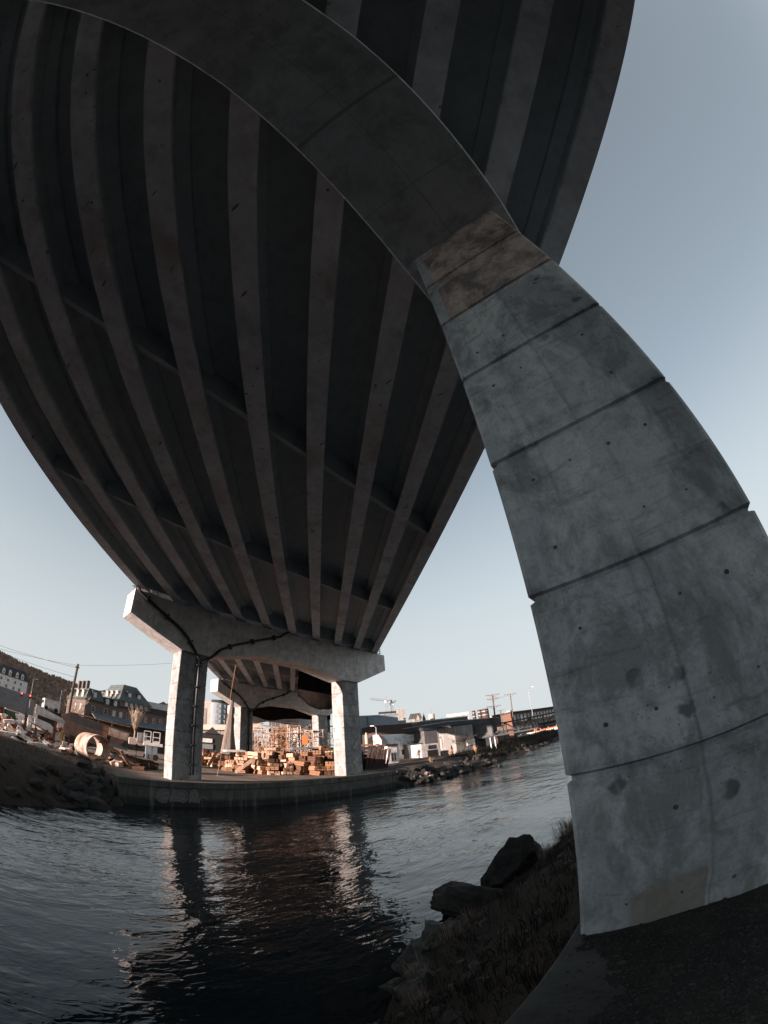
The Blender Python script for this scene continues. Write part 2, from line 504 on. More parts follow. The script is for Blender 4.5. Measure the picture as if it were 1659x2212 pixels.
def mat_water():
    n = NT('water', 0.04, 0, 0.5)
    n.col((0.004, 0.010, 0.013))
    n.b.inputs['IOR'].default_value = 1.62
    a = n.noise(1.0, 2, 0.5, n.map((0.55, 1.1, 1), rot=(0, 0, R(-35))), 0.6)
    b = n.noise(1.0, 2, 0.5, n.map((1.9, 3.6, 1), rot=(0, 0, R(-28))), 0.9)
    c = n.noise(1.0, 2, 0.5, n.map((7, 12, 1), rot=(0, 0, R(-10))), 0.4)
    calm = n.ramp(n.noise(0.16, 3), 0.36, 0.64, 0.3, 1.15)
    h = n.math('ADD', n.math('MULTIPLY', a, 1.0), n.math('ADD', n.math('MULTIPLY', b, 0.40), n.math('MULTIPLY', c, 0.035)))
    n.bump(n.math('MULTIPLY', h, calm), 1.0, 0.085)
    return n.m
M['water'] = mat_water()

gx = axis([(-900, -200, 70), (-200, -40, 12), (-40, 2, 2.0), (2, 26, 0.28), (26, 60, 0.6), (60, 130, 1.4), (130, 260, 8), (260, 1400, 60)])
gy = axis([(-900, -100, 80), (-100, -10, 9), (-10, -3, 1), (-3, 7, 0.22), (7, 20, 1.2), (20, 44, 0.45), (44, 70, 1.0), (70, 140, 3.5), (140, 300, 12), (300, 1400, 70)])
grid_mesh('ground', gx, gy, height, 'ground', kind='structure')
mb = MB()
mb.add([(-900, -900, 0), (1400, -900, 0), (1400, 1400, 0), (-900, 1400, 0)], [(0, 1, 2, 3)])
tag(mb.build('water', 'water'), kind='structure')

# hills beyond the city, wooded with bare trees
def mat_hill():
    n = NT('hill_woods', 0.95, 0, 0.1)
    f = n.ramp(n.noise(0.06, 7, 0.75), 0.40, 0.60)
    c = n.mix(f, (0.26, 0.185, 0.14), (0.10, 0.078, 0.064))
    c = n.mix(n.ramp(n.noise(0.35, 4, 0.8), 0.45, 0.65, 0, 0.6), c, (0.33, 0.24, 0.185))
    n.col(c)
    n.bump(n.noise(0.4, 5, 0.8), 1.0, 3.0)
    return n.m
M['hill'] = mat_hill()
mb = MB()
A = axis([(-60, 110, 0.5)])
D = [245, 262, 285, 310, 335, 360, 385, 405, 420, 440, 500, 700]
for d in D:
    for a in A:
        top = EYE.z + 420 * math.tan(R(ridge(a)))
        k = sstep(240, 420, d) if a < 9 else sstep(300, 420, d)
        zz = top * k + noise.noise((a * 1.7, d * 0.05, 0)) * 1.6 * k + noise.noise((a * 6, d * 0.3, 3)) * 0.7 * k - 1
        p = bearing(a, d)
        mb.v.append((p.x, p.y, zz))
na = len(A)
for j in range(len(D) - 1):
    for i in range(na - 1):
        mb.f.append((j * na + i, j * na + i + 1, (j + 1) * na + i + 1, (j + 1) * na + i))
mb.mi = [0] * len(mb.f)
tag(mb.build('hills', 'hill', smooth=True), kind='structure')

# bare brown woods covering the hillside: fans of twigs, uncountable
M['twig'] = simple('bare_twigs', (0.30, 0.21, 0.16), (0.15, 0.11, 0.09), 0.2, 0.95)
mb = MB()
rg = random.Random(5)
for i in range(2600):
    a = rg.uniform(-6, 34)
    d = 420 - 165 * (rg.random() ** 1.6) if a < 10 else rg.uniform(335, 425)
    top = EYE.z + 420 * math.tan(R(ridge(a)))
    k = sstep(240, 420, d) if a < 9 else sstep(300, 420, d)
    z0 = top * k - 1.0
    p = bearing(a, d)
    hh = rg.uniform(2.0, 5.0)
    for j in range(7):
        an = rg.uniform(0, 2 * math.pi)
        sp = rg.uniform(0.2, 1.7)
        w = rg.uniform(0.25, 0.6)
        q = Vector((p.x + math.cos(an) * sp * 0.5, p.y + math.sin(an) * sp * 0.5, z0))
        t = Vector((p.x + math.cos(an) * sp * 1.3, p.y + math.sin(an) * sp * 1.3, z0 + hh * rg.uniform(0.6, 1.0)))
        s = Vector((math.cos(R(a)), -math.sin(R(a)), 0)) * w
        mb.add([q - s * 0.4, q + s * 0.4, t + s, t + Vector((0, 0, w)), t - s], [(0, 1, 2, 3, 4)])
tag(mb.build('bare_woods', 'twig'), 'bare brown winter woods covering the hillside', 'woods', kind='stuff')
# ---------------------------------------------------------------- the viaduct
CI, CO, DH, DC = 8.629, 11.395, 0.9285, 1.2
L2, ZC, ED, ZT, ZM, MH = 16.676, 17.198, 2.157, 12.975, 14.084, 3.296
ZG, GW = 17.348, 0.564
JOINTS = [ZT - 1.512 - 1.367 * i for i in range(8)]
BENTS = {  # x, y, dz, rotation, ground
    'back': (-32.8, -32.4, -0.3, 0.0), 'near': (0, 0, 0, 0.0), 'far': (31.054, 34.119, 0.274, R(-1.329)),
    'third': (55.623, 64.568, -0.317, R(4.035)), 'fourth': (77.5, 97.5, -0.6, R(8.0))}

def bent_pt(b, u, y, z):
    x0, y0, dz, ps = BENTS[b]
    return Vector((x0 + u * math.cos(ps) - y * math.sin(ps), y0 + u * math.sin(ps) + y * math.cos(ps), z + dz))

def column(x0, x1, zb, plugs=False):
    mb = MB()
    ch = 0.035
    def ring(z, ins):
        a0, a1, b = x0 + ins, x1 - ins, DH - ins
        return [Vector(p) for p in ((a0 + ch, -b, z), (a1 - ch, -b, z), (a1, -b + ch, z), (a1, b - ch, z), (a1 - ch, b, z), (a0 + ch, b, z), (a0, b - ch, z), (a0, -b + ch, z))]
    rr = [ring(zb, 0)]
    for j in sorted(JOINTS):
        if j > zb + 0.3:
            rr += [ring(j - 0.035, 0), ring(j - 0.016, 0.032), ring(j + 0.016, 0.032), ring(j + 0.035, 0)]
    rr += [ring(ZT + 0.01, 0)]
    mb.rings(rr)
    if plugs:
        rg = random.Random(3)
        for j in JOINTS:
            for dz in (0.34, 1.02):
                for y in (-0.51, -0.15, 0.22, 0.6):
                    z = j + dz
                    if z > ZT - 0.1 or z < zb + 0.3:
                        continue
                    if rg.random() < 0.5:
                        continue
                    r = rg.uniform(0.010, 0.020)
                    y += rg.uniform(-.02, .02)
                    z += rg.uniform(-.02, .02)
                    mb.add([(x0 - 0.0025, y + r * math.cos(t * math.pi / 5), z + r * math.sin(t * math.pi / 5)) for t in range(10)], [tuple(range(10))], 1)
    return mb

def cap_beam():
    mb = MB()
    prof = [(-L2, ZC), (-L2, ZC - ED), (-CO - 0.02, ZT), (-CI + 0.02, ZT), (-MH, ZM), (MH, ZM), (CI - 0.02, ZT), (CO + 0.02, ZT), (L2, ZC - ED), (L2, ZC)]
    mb.prism(prof, lambda x, z: (x, -DC, z), lambda x, z: (x, DC, z))
    return mb

PIPE_A = [(-16.9, 17.9), (-16.15, 16.95), (-13.98, 15.86), (-12.14, 14.94), (-11.17, 14.23), (-10.19, 13.08), (-9.6, 12.5), (-9.6, 10.8), (-9.6, 2.3)]
PIPE_B = [(0.6, 17.5), (-0.1, 17.1), (-0.79, 16.56), (-3.14, 15.74), (-6.2, 14.55), (-7.59, 13.81), (-8.46, 12.95), (-9.45, 12.2)]

def pier(b, zb, label, plugs=False, pipes=True, colmat='conc_col'):
    x0, y0, dz, ps = BENTS[b]
    e = empty('bridge_pier', (x0, y0, dz), ps, label, 'bridge pier', 'concrete piers of the viaduct')
    column(-CO, -CI, zb - dz).build('column', 'conc_col', e)
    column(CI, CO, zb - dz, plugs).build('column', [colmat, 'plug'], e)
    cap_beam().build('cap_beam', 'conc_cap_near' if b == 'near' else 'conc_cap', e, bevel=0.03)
    for k in range(10):
        ua = -15.017 + 3.418 * k - (0.268 if b == 'near' else 0)
        for s_ in (-0.85, 0.35):
            MB().box((ua - 0.4, s_, ZC), (ua + 0.4, s_ + 0.5, ZG - 0.003)).build('bearing', 'bearing', e)
    if pipes:
        yp = -DC - 0.17
        mb = MB()
        for pth in (PIPE_A, PIPE_B):
            pts = [(u, yp if z > ZT - 0.3 else -DH - 0.2, z) for u, z in pth]
            mb.tube(pts, 0.13, 10)
        pp = mb.build('drain_pipe', 'pipe', e, smooth=True)
        for pth in (PIPE_A, PIPE_B):
            for (u0_, z0_), (u1_, z1_) in zip(pth[1:], pth[2:]):
                ln = math.hypot(u1_ - u0_, z1_ - z0_)
                if ln < 1.3:
                    continue
                for t in ([0.35] if ln < 4 else [0.1, 0.3, 0.5, 0.7, 0.9]):
                    u, z = lerp(u0_, u1_, t), lerp(z0_, z1_, t)
                    y1 = -DC if z > ZT else -DH
                    dx, dzz = (u1_ - u0_) / ln, (z1_ - z0_) / ln
                    mt = Matrix(((dx, 0, -dzz, u), (0, 1, 0, 0), (dzz, 0, dx, z), (0, 0, 0, 1)))
                    MB().box((-0.07, y1 - 0.36, -0.26), (0.07, y1, 0.26), 0, mt).build('bracket', 'pipe', pp)
    return e

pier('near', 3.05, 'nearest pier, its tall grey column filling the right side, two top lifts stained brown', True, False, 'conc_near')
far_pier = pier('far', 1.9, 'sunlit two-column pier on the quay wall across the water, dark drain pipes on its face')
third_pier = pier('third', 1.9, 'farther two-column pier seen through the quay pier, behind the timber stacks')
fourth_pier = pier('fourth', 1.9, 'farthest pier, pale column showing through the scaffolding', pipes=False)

# chalk ticks on the quay pier's columns
def tick(e, u, z, s, side):
    mb = MB()
    pts = [(0.0, 0.42), (0.22, 0.0), (0.75, 0.95)]
    for (a, b_), (c_, d_) in zip(pts, pts[1:]):
        ln = math.hypot(c_ - a, d_ - b_)
        nx_, nz_ = -(d_ - b_) / ln * 0.05, (c_ - a) / ln * 0.05
        q = [(a - nx_, b_ - nz_), (c_ - nx_, d_ - nz_), (c_ + nx_, d_ + nz_), (a + nx_, b_ + nz_)]
        if side == 'front':
            mb.add([(u + s * p, -DH - 0.004, z + s * w) for p, w in q], [(0, 1, 2, 3)])
        else:
            x = (CI if u > 0 else -CO) - 0.004
            mb.add([(x, u % 1 - 0.5 - s * p * -1, z + s * w) for p, w in q], [(0, 1, 2, 3)])
    mb.build('chalk_mark', 'chalk', e)
for u, z, s in ((10.0, 3.1, 0.75), (10.1, 4.9, 0.7)):
    tick(far_pier, u, z, s, 'front')
for u, z, s in ((9.3, 3.1, 0.6), (-11.6, 9.3, 0.5), (-11.6, 7.6, 0.5), (-11.6, 6.0, 0.5)):
    tick(far_pier, u, z, s, 'side')

def span(b0, b1, ua0, ua1, label, dias=(0.314, 0.625)):
    e = empty('viaduct_span', (0, 0, 0), 0, label, 'bridge deck', 'spans of the viaduct')
    A0, B0 = bent_pt(b0, 0, 0, 0), bent_pt(b1, 0, 0, 0)
    d = (B0 - A0)
    d.z = 0
    d.normalize()
    s = Vector((d.y, -d.x, 0))
    skew = s.y / s.x if abs(s.x) > 1e-6 else 0
    sec = [(-0.415, 0), (-0.415, 0.17), (-0.11, 0.42), (-0.11, 1.2), (-0.5, 1.42), (-0.5, 1.598), (0.5, 1.598), (0.5, 1.42), (0.11, 1.2), (0.11, 0.42), (0.415, 0.17), (0.415, 0)]
    ends = []
    for k in range(10):
        A_ = bent_pt(b0, ua0 + 3.418 * k, 0.0, ZG)
        B_ = bent_pt(b1, ua1 + 3.418 * k, 0.0, ZG)
        dd = (B_ - A_)
        dd.normalize()
        A_ += dd * 0.2
        B_ -= dd * 0.2
        sk0 = Vector((1, 0, 0))
        def end(P, ps, dd=dd):
            # lateral axis follows the skewed bent line, scaled so the true width holds
            ax = Vector((math.cos(ps), math.sin(ps), 0))
            perp = Vector((dd.y, -dd.x, 0)).normalized()
            k_ = 1.0 / max(0.3, ax.dot(perp))
            return lambda w, z, P=P, ax=ax, k_=k_: P + ax * (w * k_) + Vector((0, 0, z))
        mb = MB()
        n = len(sec)
        fa, fb = end(A_, BENTS[b0][3]), end(B_, BENTS[b1][3])
        vs = [fa(*p) for p in sec] + [fb(*p) for p in sec]
        mb.add(vs, [tuple(range(n))[::-1], tuple(range(n, 2 * n))], 1)
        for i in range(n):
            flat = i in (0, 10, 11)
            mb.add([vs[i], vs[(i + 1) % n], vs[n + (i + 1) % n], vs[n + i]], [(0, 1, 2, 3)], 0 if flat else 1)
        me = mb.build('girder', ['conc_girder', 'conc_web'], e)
        ends.append((fa, fb))
    # deck slab with overhangs
    def slab(w0, w1, z0, z1, name, mat):
        f0, g0 = ends[0]
        f9, g9 = ends[9]
        a, b_, c_, d_ = f0(w0, 0), f9(w1, 0), g9(w1, 0), g0(w0, 0)
        mb = MB()
        q = [a, b_, c_, d_]
        vs = [p + Vector((0, 0, z0)) for p in q] + [p + Vector((0, 0, z1)) for p in q]
        mb.add(vs, [(0, 3, 2, 1), (4, 5, 6, 7), (0, 1, 5, 4), (1, 2, 6, 5), (2, 3, 7, 6), (3, 0, 4, 7)])
        return mb.build(name, mat, e)
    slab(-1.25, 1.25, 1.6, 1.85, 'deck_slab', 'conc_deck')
    for i, w in ((0, -1.25), (9, 0.85)):
        f, g = ends[i]
        mb = MB()
        q = [f(w, 0), f(w + 0.4, 0), g(w + 0.4, 0), g(w, 0)]
        vs = [p + Vector((0, 0, 1.853)) for p in q] + [p + Vector((0, 0, 2.8)) for p in q]
        mb.add(vs, [(0, 3, 2, 1), (4, 5, 6, 7), (0, 1, 5, 4), (1, 2, 6, 5), (2, 3, 7, 6), (3, 0, 4, 7)])
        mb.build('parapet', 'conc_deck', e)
    for k in range(9):
        for t in (0.035,) + tuple(dias) + (0.965,):
            fa, fb = ends[k]
            ga, gb = ends[k + 1]
            p0 = fa(0.112, 0).lerp(fb(0.112, 0), t)
            p1 = ga(-0.112, 0).lerp(gb(-0.112, 0), t)
            ax = (p1 - p0).normalized()
            w = Vector((-ax.y, ax.x, 0)) * 0.12
            zb = 0.34 if 0.1 < t < 0.9 else 0.2
            mb = MB()
            q = [p0 - w, p1 - w, p1 + w, p0 + w]
            vs = [p + Vector((0, 0, zb)) for p in q] + [p + Vector((0, 0, 1.597)) for p in q]
            mb.add(vs, [(0, 3, 2, 1), (4, 5, 6, 7), (0, 1, 5, 4), (1, 2, 6, 5), (2, 3, 7, 6), (3, 0, 4, 7)])
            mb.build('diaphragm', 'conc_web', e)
    return e

span('near', 'far', -15.285, -15.017, 'dark girders of the long span overhead, running out over the water to the quay pier')
span('back', 'near', -15.285, -15.6, 'span at the top right behind the nearest pier, its girders spotted with dark patches')
span('far', 'third', -15.017, -15.017, 'span beyond the quay pier, brown girder soffits lit from below')
span('third', 'fourth', -15.017, -15.017, 'farthest span above the scaffolding')

# footing slab by the near column
mb = MB()
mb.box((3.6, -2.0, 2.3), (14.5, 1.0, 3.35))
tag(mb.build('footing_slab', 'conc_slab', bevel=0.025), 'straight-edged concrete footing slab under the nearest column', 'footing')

# quay wall
q = empty('quay_wall', (0, 0, 0), 0, 'long low stained concrete quay wall under the sunlit pier, graffiti on it', 'quay wall')
mb = MB()
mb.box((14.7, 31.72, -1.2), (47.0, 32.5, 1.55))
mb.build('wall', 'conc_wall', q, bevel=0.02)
mb = MB()
mb.box((14.6, 31.62, 1.552), (47.1, 33.2, 2.06))
mb.build('coping', 'conc_wall', q, bevel=0.03)

# small steel brackets at both ends of the quay pier's cap
for u, w_ in ((L2 - 0.7, 0.9), (-L2 + 0.25, -0.5)):
    mb = MB()
    for k in range(2):
        mb.tube([(u + k * w_ * .5, -0.6, ZC), (u + k * w_ * .5, -0.6, ZC + 1.0)], .05, 5)
    for k in range(3):
        mb.tube([(u - w_ * .2, -0.6, ZC + .35 + k * .28), (u + w_ * .9, -0.6, ZC + .38 + k * .28)], .035, 5)
    mb.build('bracket', 'pipe', far_pier)
# ---------------------------------------------------------------- more materials
M['white'] = simple('painted_white', (0.72, 0.69, 0.66), (0.5, 0.47, 0.45), 1.2)
M['panel_white'] = simple('precast_white', (0.66, 0.62, 0.59), (0.42, 0.38, 0.36), 1.5, bump=0.3)
M['rust'] = simple('rusted_steel', (0.20, 0.085, 0.04), (0.09, 0.045, 0.028), 2.5, 0.8, 0.2, bump=0.3)
M['rust_dark'] = simple('dark_rusted_steel', (0.085, 0.05, 0.04), (0.045, 0.032, 0.028), 1.2, 0.8, 0.2, bump=0.3)
M['rust_pale'] = simple('faded_grey_primer', (0.30, 0.25, 0.22), (0.19, 0.12, 0.09), 1.6, 0.8)
M['black_steel'] = simple('black_steel', (0.018, 0.019, 0.021), (0.03, 0.03, 0.03), 3, 0.6)
M['steel'] = simple('galvanised_steel', (0.30, 0.32, 0.34), (0.2, 0.21, 0.22), 6, 0.55, 0.5)
M['truss'] = simple('grey_green_paint', (0.06, 0.072, 0.074), (0.045, 0.052, 0.054), 3, 0.9, spec=0.1)
M['scaff'] = simple('scaffold_tube', (0.60, 0.50, 0.43), (0.16, 0.11, 0.08), 1.0, 0.6, 0.2)
M['scaff_o'] = simple('orange_scaffold_tube', (0.42, 0.20, 0.09), (0.26, 0.13, 0.07), 1.0, 0.6, 0.2)
M['orange'] = simple('safety_orange', (0.75, 0.16, 0.04), (0.6, 0.13, 0.04), 4, 0.6)
M['wood_a'] = simple('weathered_timber', (0.42, 0.25, 0.16), (0.24, 0.14, 0.085), 2.2, 0.9, streak=(1, 6, 6), bump=0.4)
M['wood_b'] = simple('pale_timber', (0.58, 0.40, 0.29), (0.36, 0.23, 0.16), 2.2, 0.9, streak=(1, 6, 6), bump=0.4)
M['wood_c'] = simple('dark_timber', (0.20, 0.10, 0.055), (0.10, 0.055, 0.033), 2.2, 0.9, streak=(1, 6, 6), bump=0.4)
def wood(name, c1, c2, dark):
    n = NT(name, 0.9, 0, 0.2)
    oi = n.t.nodes.new('ShaderNodeObjectInfo')
    f = n.ramp(n.noise(2.2, 5, 0.6, n.map((5, 1, 5))), 0.35, 0.65)
    c = n.mix(f, c1, c2)
    c = n.mix(n.ramp(oi.outputs['Random'], 0.0, 1.0, 0.0, 0.75), c, dark)
    c = n.mix(n.ramp(n.noise(1.1, 4), 0.5, 0.7, 0, 0.5), c, (0.06, 0.04, 0.03))
    n.col(c)
    n.bump(n.noise(6, 4), 0.4, 0.05)
    return n.m
M['wood_a'] = wood('weathered_timber', (0.40, 0.22, 0.13), (0.25, 0.13, 0.075), (0.11, 0.058, 0.034))
M['wood_b'] = wood('pale_timber', (0.60, 0.42, 0.32), (0.40, 0.26, 0.18), (0.20, 0.11, 0.065))
M['wood_c'] = wood('dark_timber', (0.16, 0.08, 0.045), (0.08, 0.045, 0.028), (0.05, 0.03, 0.022))
M['pole_wood'] = simple('pole_wood', (0.13, 0.09, 0.068), (0.07, 0.052, 0.042), 1.6, 0.9, streak=(6, 6, 0.6))
M['brick'] = simple('old_brick', (0.125, 0.098, 0.083), (0.08, 0.066, 0.058), 5, 0.9, bump=0.2)
M['brick_red'] = simple('red_brick', (0.17, 0.082, 0.055), (0.11, 0.06, 0.045), 5, 0.9, bump=0.2)
M['stone_trim'] = simple('stone_trim', (0.35, 0.31, 0.28), None, 5)
M['glass'] = simple('window_glass', (0.03, 0.035, 0.04), (0.06, 0.065, 0.07), 0.7, 0.12, spec=0.7)
M['glass_lit'] = simple('pale_blinds', (0.45, 0.44, 0.41), (0.3, 0.3, 0.3), 0.7, 0.35)
M['wframe'] = simple('window_frame', (0.42, 0.40, 0.37), None, 5)
M['cornice'] = simple('dark_cornice', (0.04, 0.038, 0.036), None, 5)
M['blue_clad'] = simple('blue_grey_cladding', (0.20, 0.235, 0.27), (0.17, 0.2, 0.235), 0.5, 0.6, streak=(1, 1, 0.1))
M['brown_clad'] = simple('brown_cladding', (0.075, 0.052, 0.045), (0.06, 0.043, 0.038), 0.5, 0.8)
M['grey_clad'] = simple('grey_cladding', (0.10, 0.10, 0.102), (0.075, 0.075, 0.077), 0.8, 0.8)
M['grey_conc'] = simple('grey_render', (0.26, 0.25, 0.235), (0.16, 0.155, 0.148), 0.5, 0.9, streak=(1, 1, 0.3))
M['beige'] = simple('beige_render', (0.42, 0.35, 0.30), (0.33, 0.275, 0.235), 0.3, 0.9)
M['cream'] = simple('cream_render', (0.66, 0.57, 0.50), (0.55, 0.48, 0.43), 0.3, 0.9)
M['flat_roof'] = simple('roof_felt', (0.30, 0.30, 0.30), (0.22, 0.22, 0.22), 0.6, 0.9)
M['tarp'] = simple('black_tarp', (0.007, 0.0062, 0.006), (0.014, 0.011, 0.010), 0.8, 1.0, bump=0.5, bscale=1.5, spec=0.0)
M['net'] = simple('grey_brown_netting', (0.20, 0.165, 0.145), (0.12, 0.10, 0.09), 1.2, 0.95, streak=(5, 5, 0.5), bump=0.7, bscale=3)
M['rope'] = simple('orange_rope', (0.50, 0.25, 0.13), None, 8)
M['wire'] = simple('wire', (0.16, 0.16, 0.165), None, 8)
M['rock_dark'] = simple('dark_wet_rock', (0.036, 0.033, 0.031), (0.022, 0.021, 0.02), 3, 0.9, bump=0.6, bscale=9)
M['rock_grey'] = simple('grey_rock', (0.105, 0.10, 0.093), (0.06, 0.057, 0.053), 3, 0.9, bump=0.6, bscale=9)
M['rock_pale'] = simple('pale_rock', (0.52, 0.40, 0.33), (0.36, 0.27, 0.22), 3, 0.9, bump=0.6, bscale=7)
M['asphalt'] = simple('asphalt', (0.045, 0.049, 0.054), (0.06, 0.062, 0.066), 0.3, 1.0, spec=0.0)
M['green'] = simple('green_paint', (0.07, 0.12, 0.06), None, 3)
M['red'] = simple('dark_red_paint', (0.16, 0.03, 0.025), (0.1, 0.025, 0.02), 3)
M['car_white'] = simple('white_car_paint', (0.75, 0.75, 0.76), None, 3, 0.3, spec=0.5)
M['tyre'] = simple('tyre_rubber', (0.015, 0.015, 0.015), None, 3)
M['yellow'] = simple('yellow_steel', (0.55, 0.30, 0.06), (0.4, 0.22, 0.06), 3, 0.6)

def seam_metal(name, a, b_, step, axis_=0, metal=0.3):
    n = NT(name, 0.5, metal, 0.4)
    x = n.xyz()[axis_]
    fr = n.math('FRACT', n.math('DIVIDE', n.math('ADD', x, 500), step))
    l = n.ramp(n.math('ABSOLUTE', n.math('SUBTRACT', fr, 0.5)), 0.0, 0.14, 1, 0)
    f = n.ramp(n.noise(0.7, 4), 0.4, 0.6)
    n.col(n.mix(n.math('MULTIPLY', l, 0.45), n.mix(f, a, b_), tuple(k * 0.35 for k in a)))
    n.bump(l, 0.7, 0.06)
    return n.m
M['seam_green'] = seam_metal('grey_green_standing_seam', (0.085, 0.10, 0.097), (0.06, 0.072, 0.072), 0.5)
M['seam_blue'] = seam_metal('blue_grey_standing_seam', (0.16, 0.19, 0.21), (0.13, 0.155, 0.17), 0.55)
M['seam_tan'] = seam_metal('pale_standing_seam', (0.42, 0.38, 0.35), (0.34, 0.31, 0.29), 0.5)
M['seam_white'] = seam_metal('white_ribbed_steel', (0.66, 0.64, 0.62), (0.40, 0.36, 0.30), 0.7, 1)
M['seam_dark'] = seam_metal('dark_slate_roof', (0.05, 0.052, 0.056), (0.035, 0.037, 0.04), 0.9)

def lamp_mat(name, col, strength):
    n = NT(name)
    n.b.inputs['Emission Color'].default_value = (*col, 1)
    n.b.inputs['Emission Strength'].default_value = strength
    n.col(col)
    return n.m
M['red_lamp'] = lamp_mat('red_signal_lamp', (1.0, 0.03, 0.02), 6)

def E(name, az, d, label, cat, z=2.0, off=0.0, group=None):
    """an empty at a bearing and distance, its +x to the right and +y away as seen from the near bank"""
    p = bearing(az, d)
    return empty(name, (p.x, p.y, z), -R(az) + R(off), label, cat, group)

def part(name, parent, mat, lo, hi, bevel=0.0, label=None):
    o = MB().box(lo, hi).build(name, mat, parent, bevel=bevel)
    if label:
        o['label'] = label
    return o

def window(parent, x, z, w, h, y=0.0, pane='glass', frame='wframe', bars=(1, 1), face='front', arch=False):
    """window on the wall plane y (front) or x=y (side): frame mesh with its pane as sub-part"""
    t = 0.09 * min(1.6, max(w, h))
    def P(a, b, c):
        return (a, y - c, b) if face == 'front' else (y - c, a, b)
    def bx(mb, x0, x1, z0, z1, c0, c1):
        p, q = P(x0, z0, c0), P(x1, z1, c1)
        mb.box(tuple(min(a, b) for a, b in zip(p, q)), tuple(max(a, b) for a, b in zip(p, q)))
    mb = MB()
    bx(mb, x - w / 2 - t, x - w / 2, z, z + h, -0.02, 0.06)
    bx(mb, x + w / 2, x + w / 2 + t, z, z + h, -0.02, 0.06)
    bx(mb, x - w / 2 - t * 1.3, x + w / 2 + t * 1.3, z - t, z, -0.02, 0.09)
    bx(mb, x - w / 2 - t, x + w / 2 + t, z + h, z + h + t, -0.02, 0.06)
    for i in range(bars[0]):
        xx = x - w / 2 + w * (i + 1) / (bars[0] + 1)
        bx(mb, xx - t * .25, xx + t * .25, z, z + h, 0.0, 0.045)
    for i in range(bars[1]):
        zz = z + h * (i + 1) / (bars[1] + 1)
        bx(mb, x - w / 2, x + w / 2, zz - t * .25, zz + t * .25, 0.0, 0.045)
    f = mb.build('window', frame, parent)
    mb = MB()
    bx(mb, x - w / 2, x + w / 2, z, z + h, -0.01, 0.02)
    mb.build('pane', pane, f)
    return f

def block(name, az, d, w, dep, z0, z1, label, cat='building', wall='beige', roof='flat_roof', off=0.0, par=0.5, wins=None, ww=1.2, wh=1.7, pane='glass', group=None):
    e = E(name, az, d, label, cat, 0, off, group)
    part('wall', e, wall, (0, 0, z0 - 2), (w, dep, z1))
    part('roof', e, roof, (-0.15, -0.15, z1 + 0.002), (w + 0.15, dep + 0.15, z1 + par))
    if wins:
        nx_, nz_, zb, zt = wins
        for j in range(nz_):
            for i in range(nx_):
                xx = w * (i + 0.5) / nx_
                zz = zb + (zt - zb) * (j + 0.5) / nz_ - wh / 2
                window(e, xx, zz, ww, wh, 0.0, pane if rnd.random() < 0.7 else 'glass_lit')
    return e

# ---------------------------------------------------------------- unseen brick block added on the camera's own bank to block the sun
w = empty('warehouse', (-46, -22, 0), 0, 'unseen brick block added on the near bank to shade it', 'building')
part('wall', w, 'brick', (0, 0, 0), (16, 39.9, 21.0))
part('roof', w, 'flat_roof', (-0.3, -0.3, 21.002), (16.3, 39.95, 21.6))
for j in range(5):
    for i in range(7):
        mb = MB().box((16.0, 3 + i * 4.8, 3.5 + j * 3.6), (16.06, 4.6 + i * 4.8, 5.7 + j * 3.6))
        mb.build('window', 'glass', w)

w = empty('sun_blocker', (-42, 18, 0), 0, 'unseen long low block added upstream to shade the left bank', 'building')  # unseen shed-like block, added to keep sun off the far-left bank
part('wall', w, 'brown_clad', (0, 0, 0), (12, 38, 10.2))
MB().prism([(-.5, 10.2), (12.5, 10.2), (6, 11.3)], lambda a, b: (a, -.4, b), lambda a, b: (a, 38.4, b)).build('roof', 'seam_dark', w)
for i in range(6):
    part('door', w, 'blue_clad', (12.003, 2 + i * 6, 1), (12.08, 5.5 + i * 6, 5.6))

# ---------------------------------------------------------------- old station with mansard roofs
st = empty('station_building', (26.9, 113.1, 0), math.atan2(5.2, 25), 'long old brick building with grey green mansard roofs and a steep central pavilion', 'building')
part('wall', st, 'brick', (0, 0, 1.0), (38, 14, 13.0))
part('cornice', st, 'cornice', (-0.35, -0.35, 13.002), (38.2, 14.2, 13.45))
def hip(parent, name, mat, x0, x1, y0, y1, z0, z1, ix, iy, ix2=None):
    ix2 = ix if ix2 is None else ix2
    mb = MB()
    mb.add([(x0, y0, z0), (x1, y0, z0), (x1, y1, z0), (x0, y1, z0), (x0 + ix, y0 + iy, z1), (x1 - ix2, y0 + iy, z1), (x1 - ix2, y1 - iy, z1), (x0 + ix, y1 - iy, z1)],
           [(0, 3, 2, 1), (4, 5, 6, 7), (0, 1, 5, 4), (1, 2, 6, 5), (2, 3, 7, 6), (3, 0, 4, 7)])
    return mb.build(name, mat, parent)
hip(st, 'roof', 'seam_green', 0, 5.6, 0, 14, 13.45, 16.3, 1.0, 1.0)
hip(st, 'roof', 'seam_green', 5.6, 10.1, 0.2, 13, 13.45, 14.9, 0.1, 1.0)
part('pavilion_wall', st, 'brick', (9.9, -0.5, 13.46), (20.0, 12, 14.9))
hip(st, 'pavilion_roof', 'seam_green', 9.5, 20.5, -0.9, 12.6, 14.9, 19.8, 2.2, 2.6, 4.6)
hip(st, 'roof', 'seam_tan', 20.3, 38, 0.3, 12, 14.7, 16.8, 0.9, 3)
part('attic_wall', st, 'cornice', (20.31, 0.4, 13.46), (38, 12, 14.69))
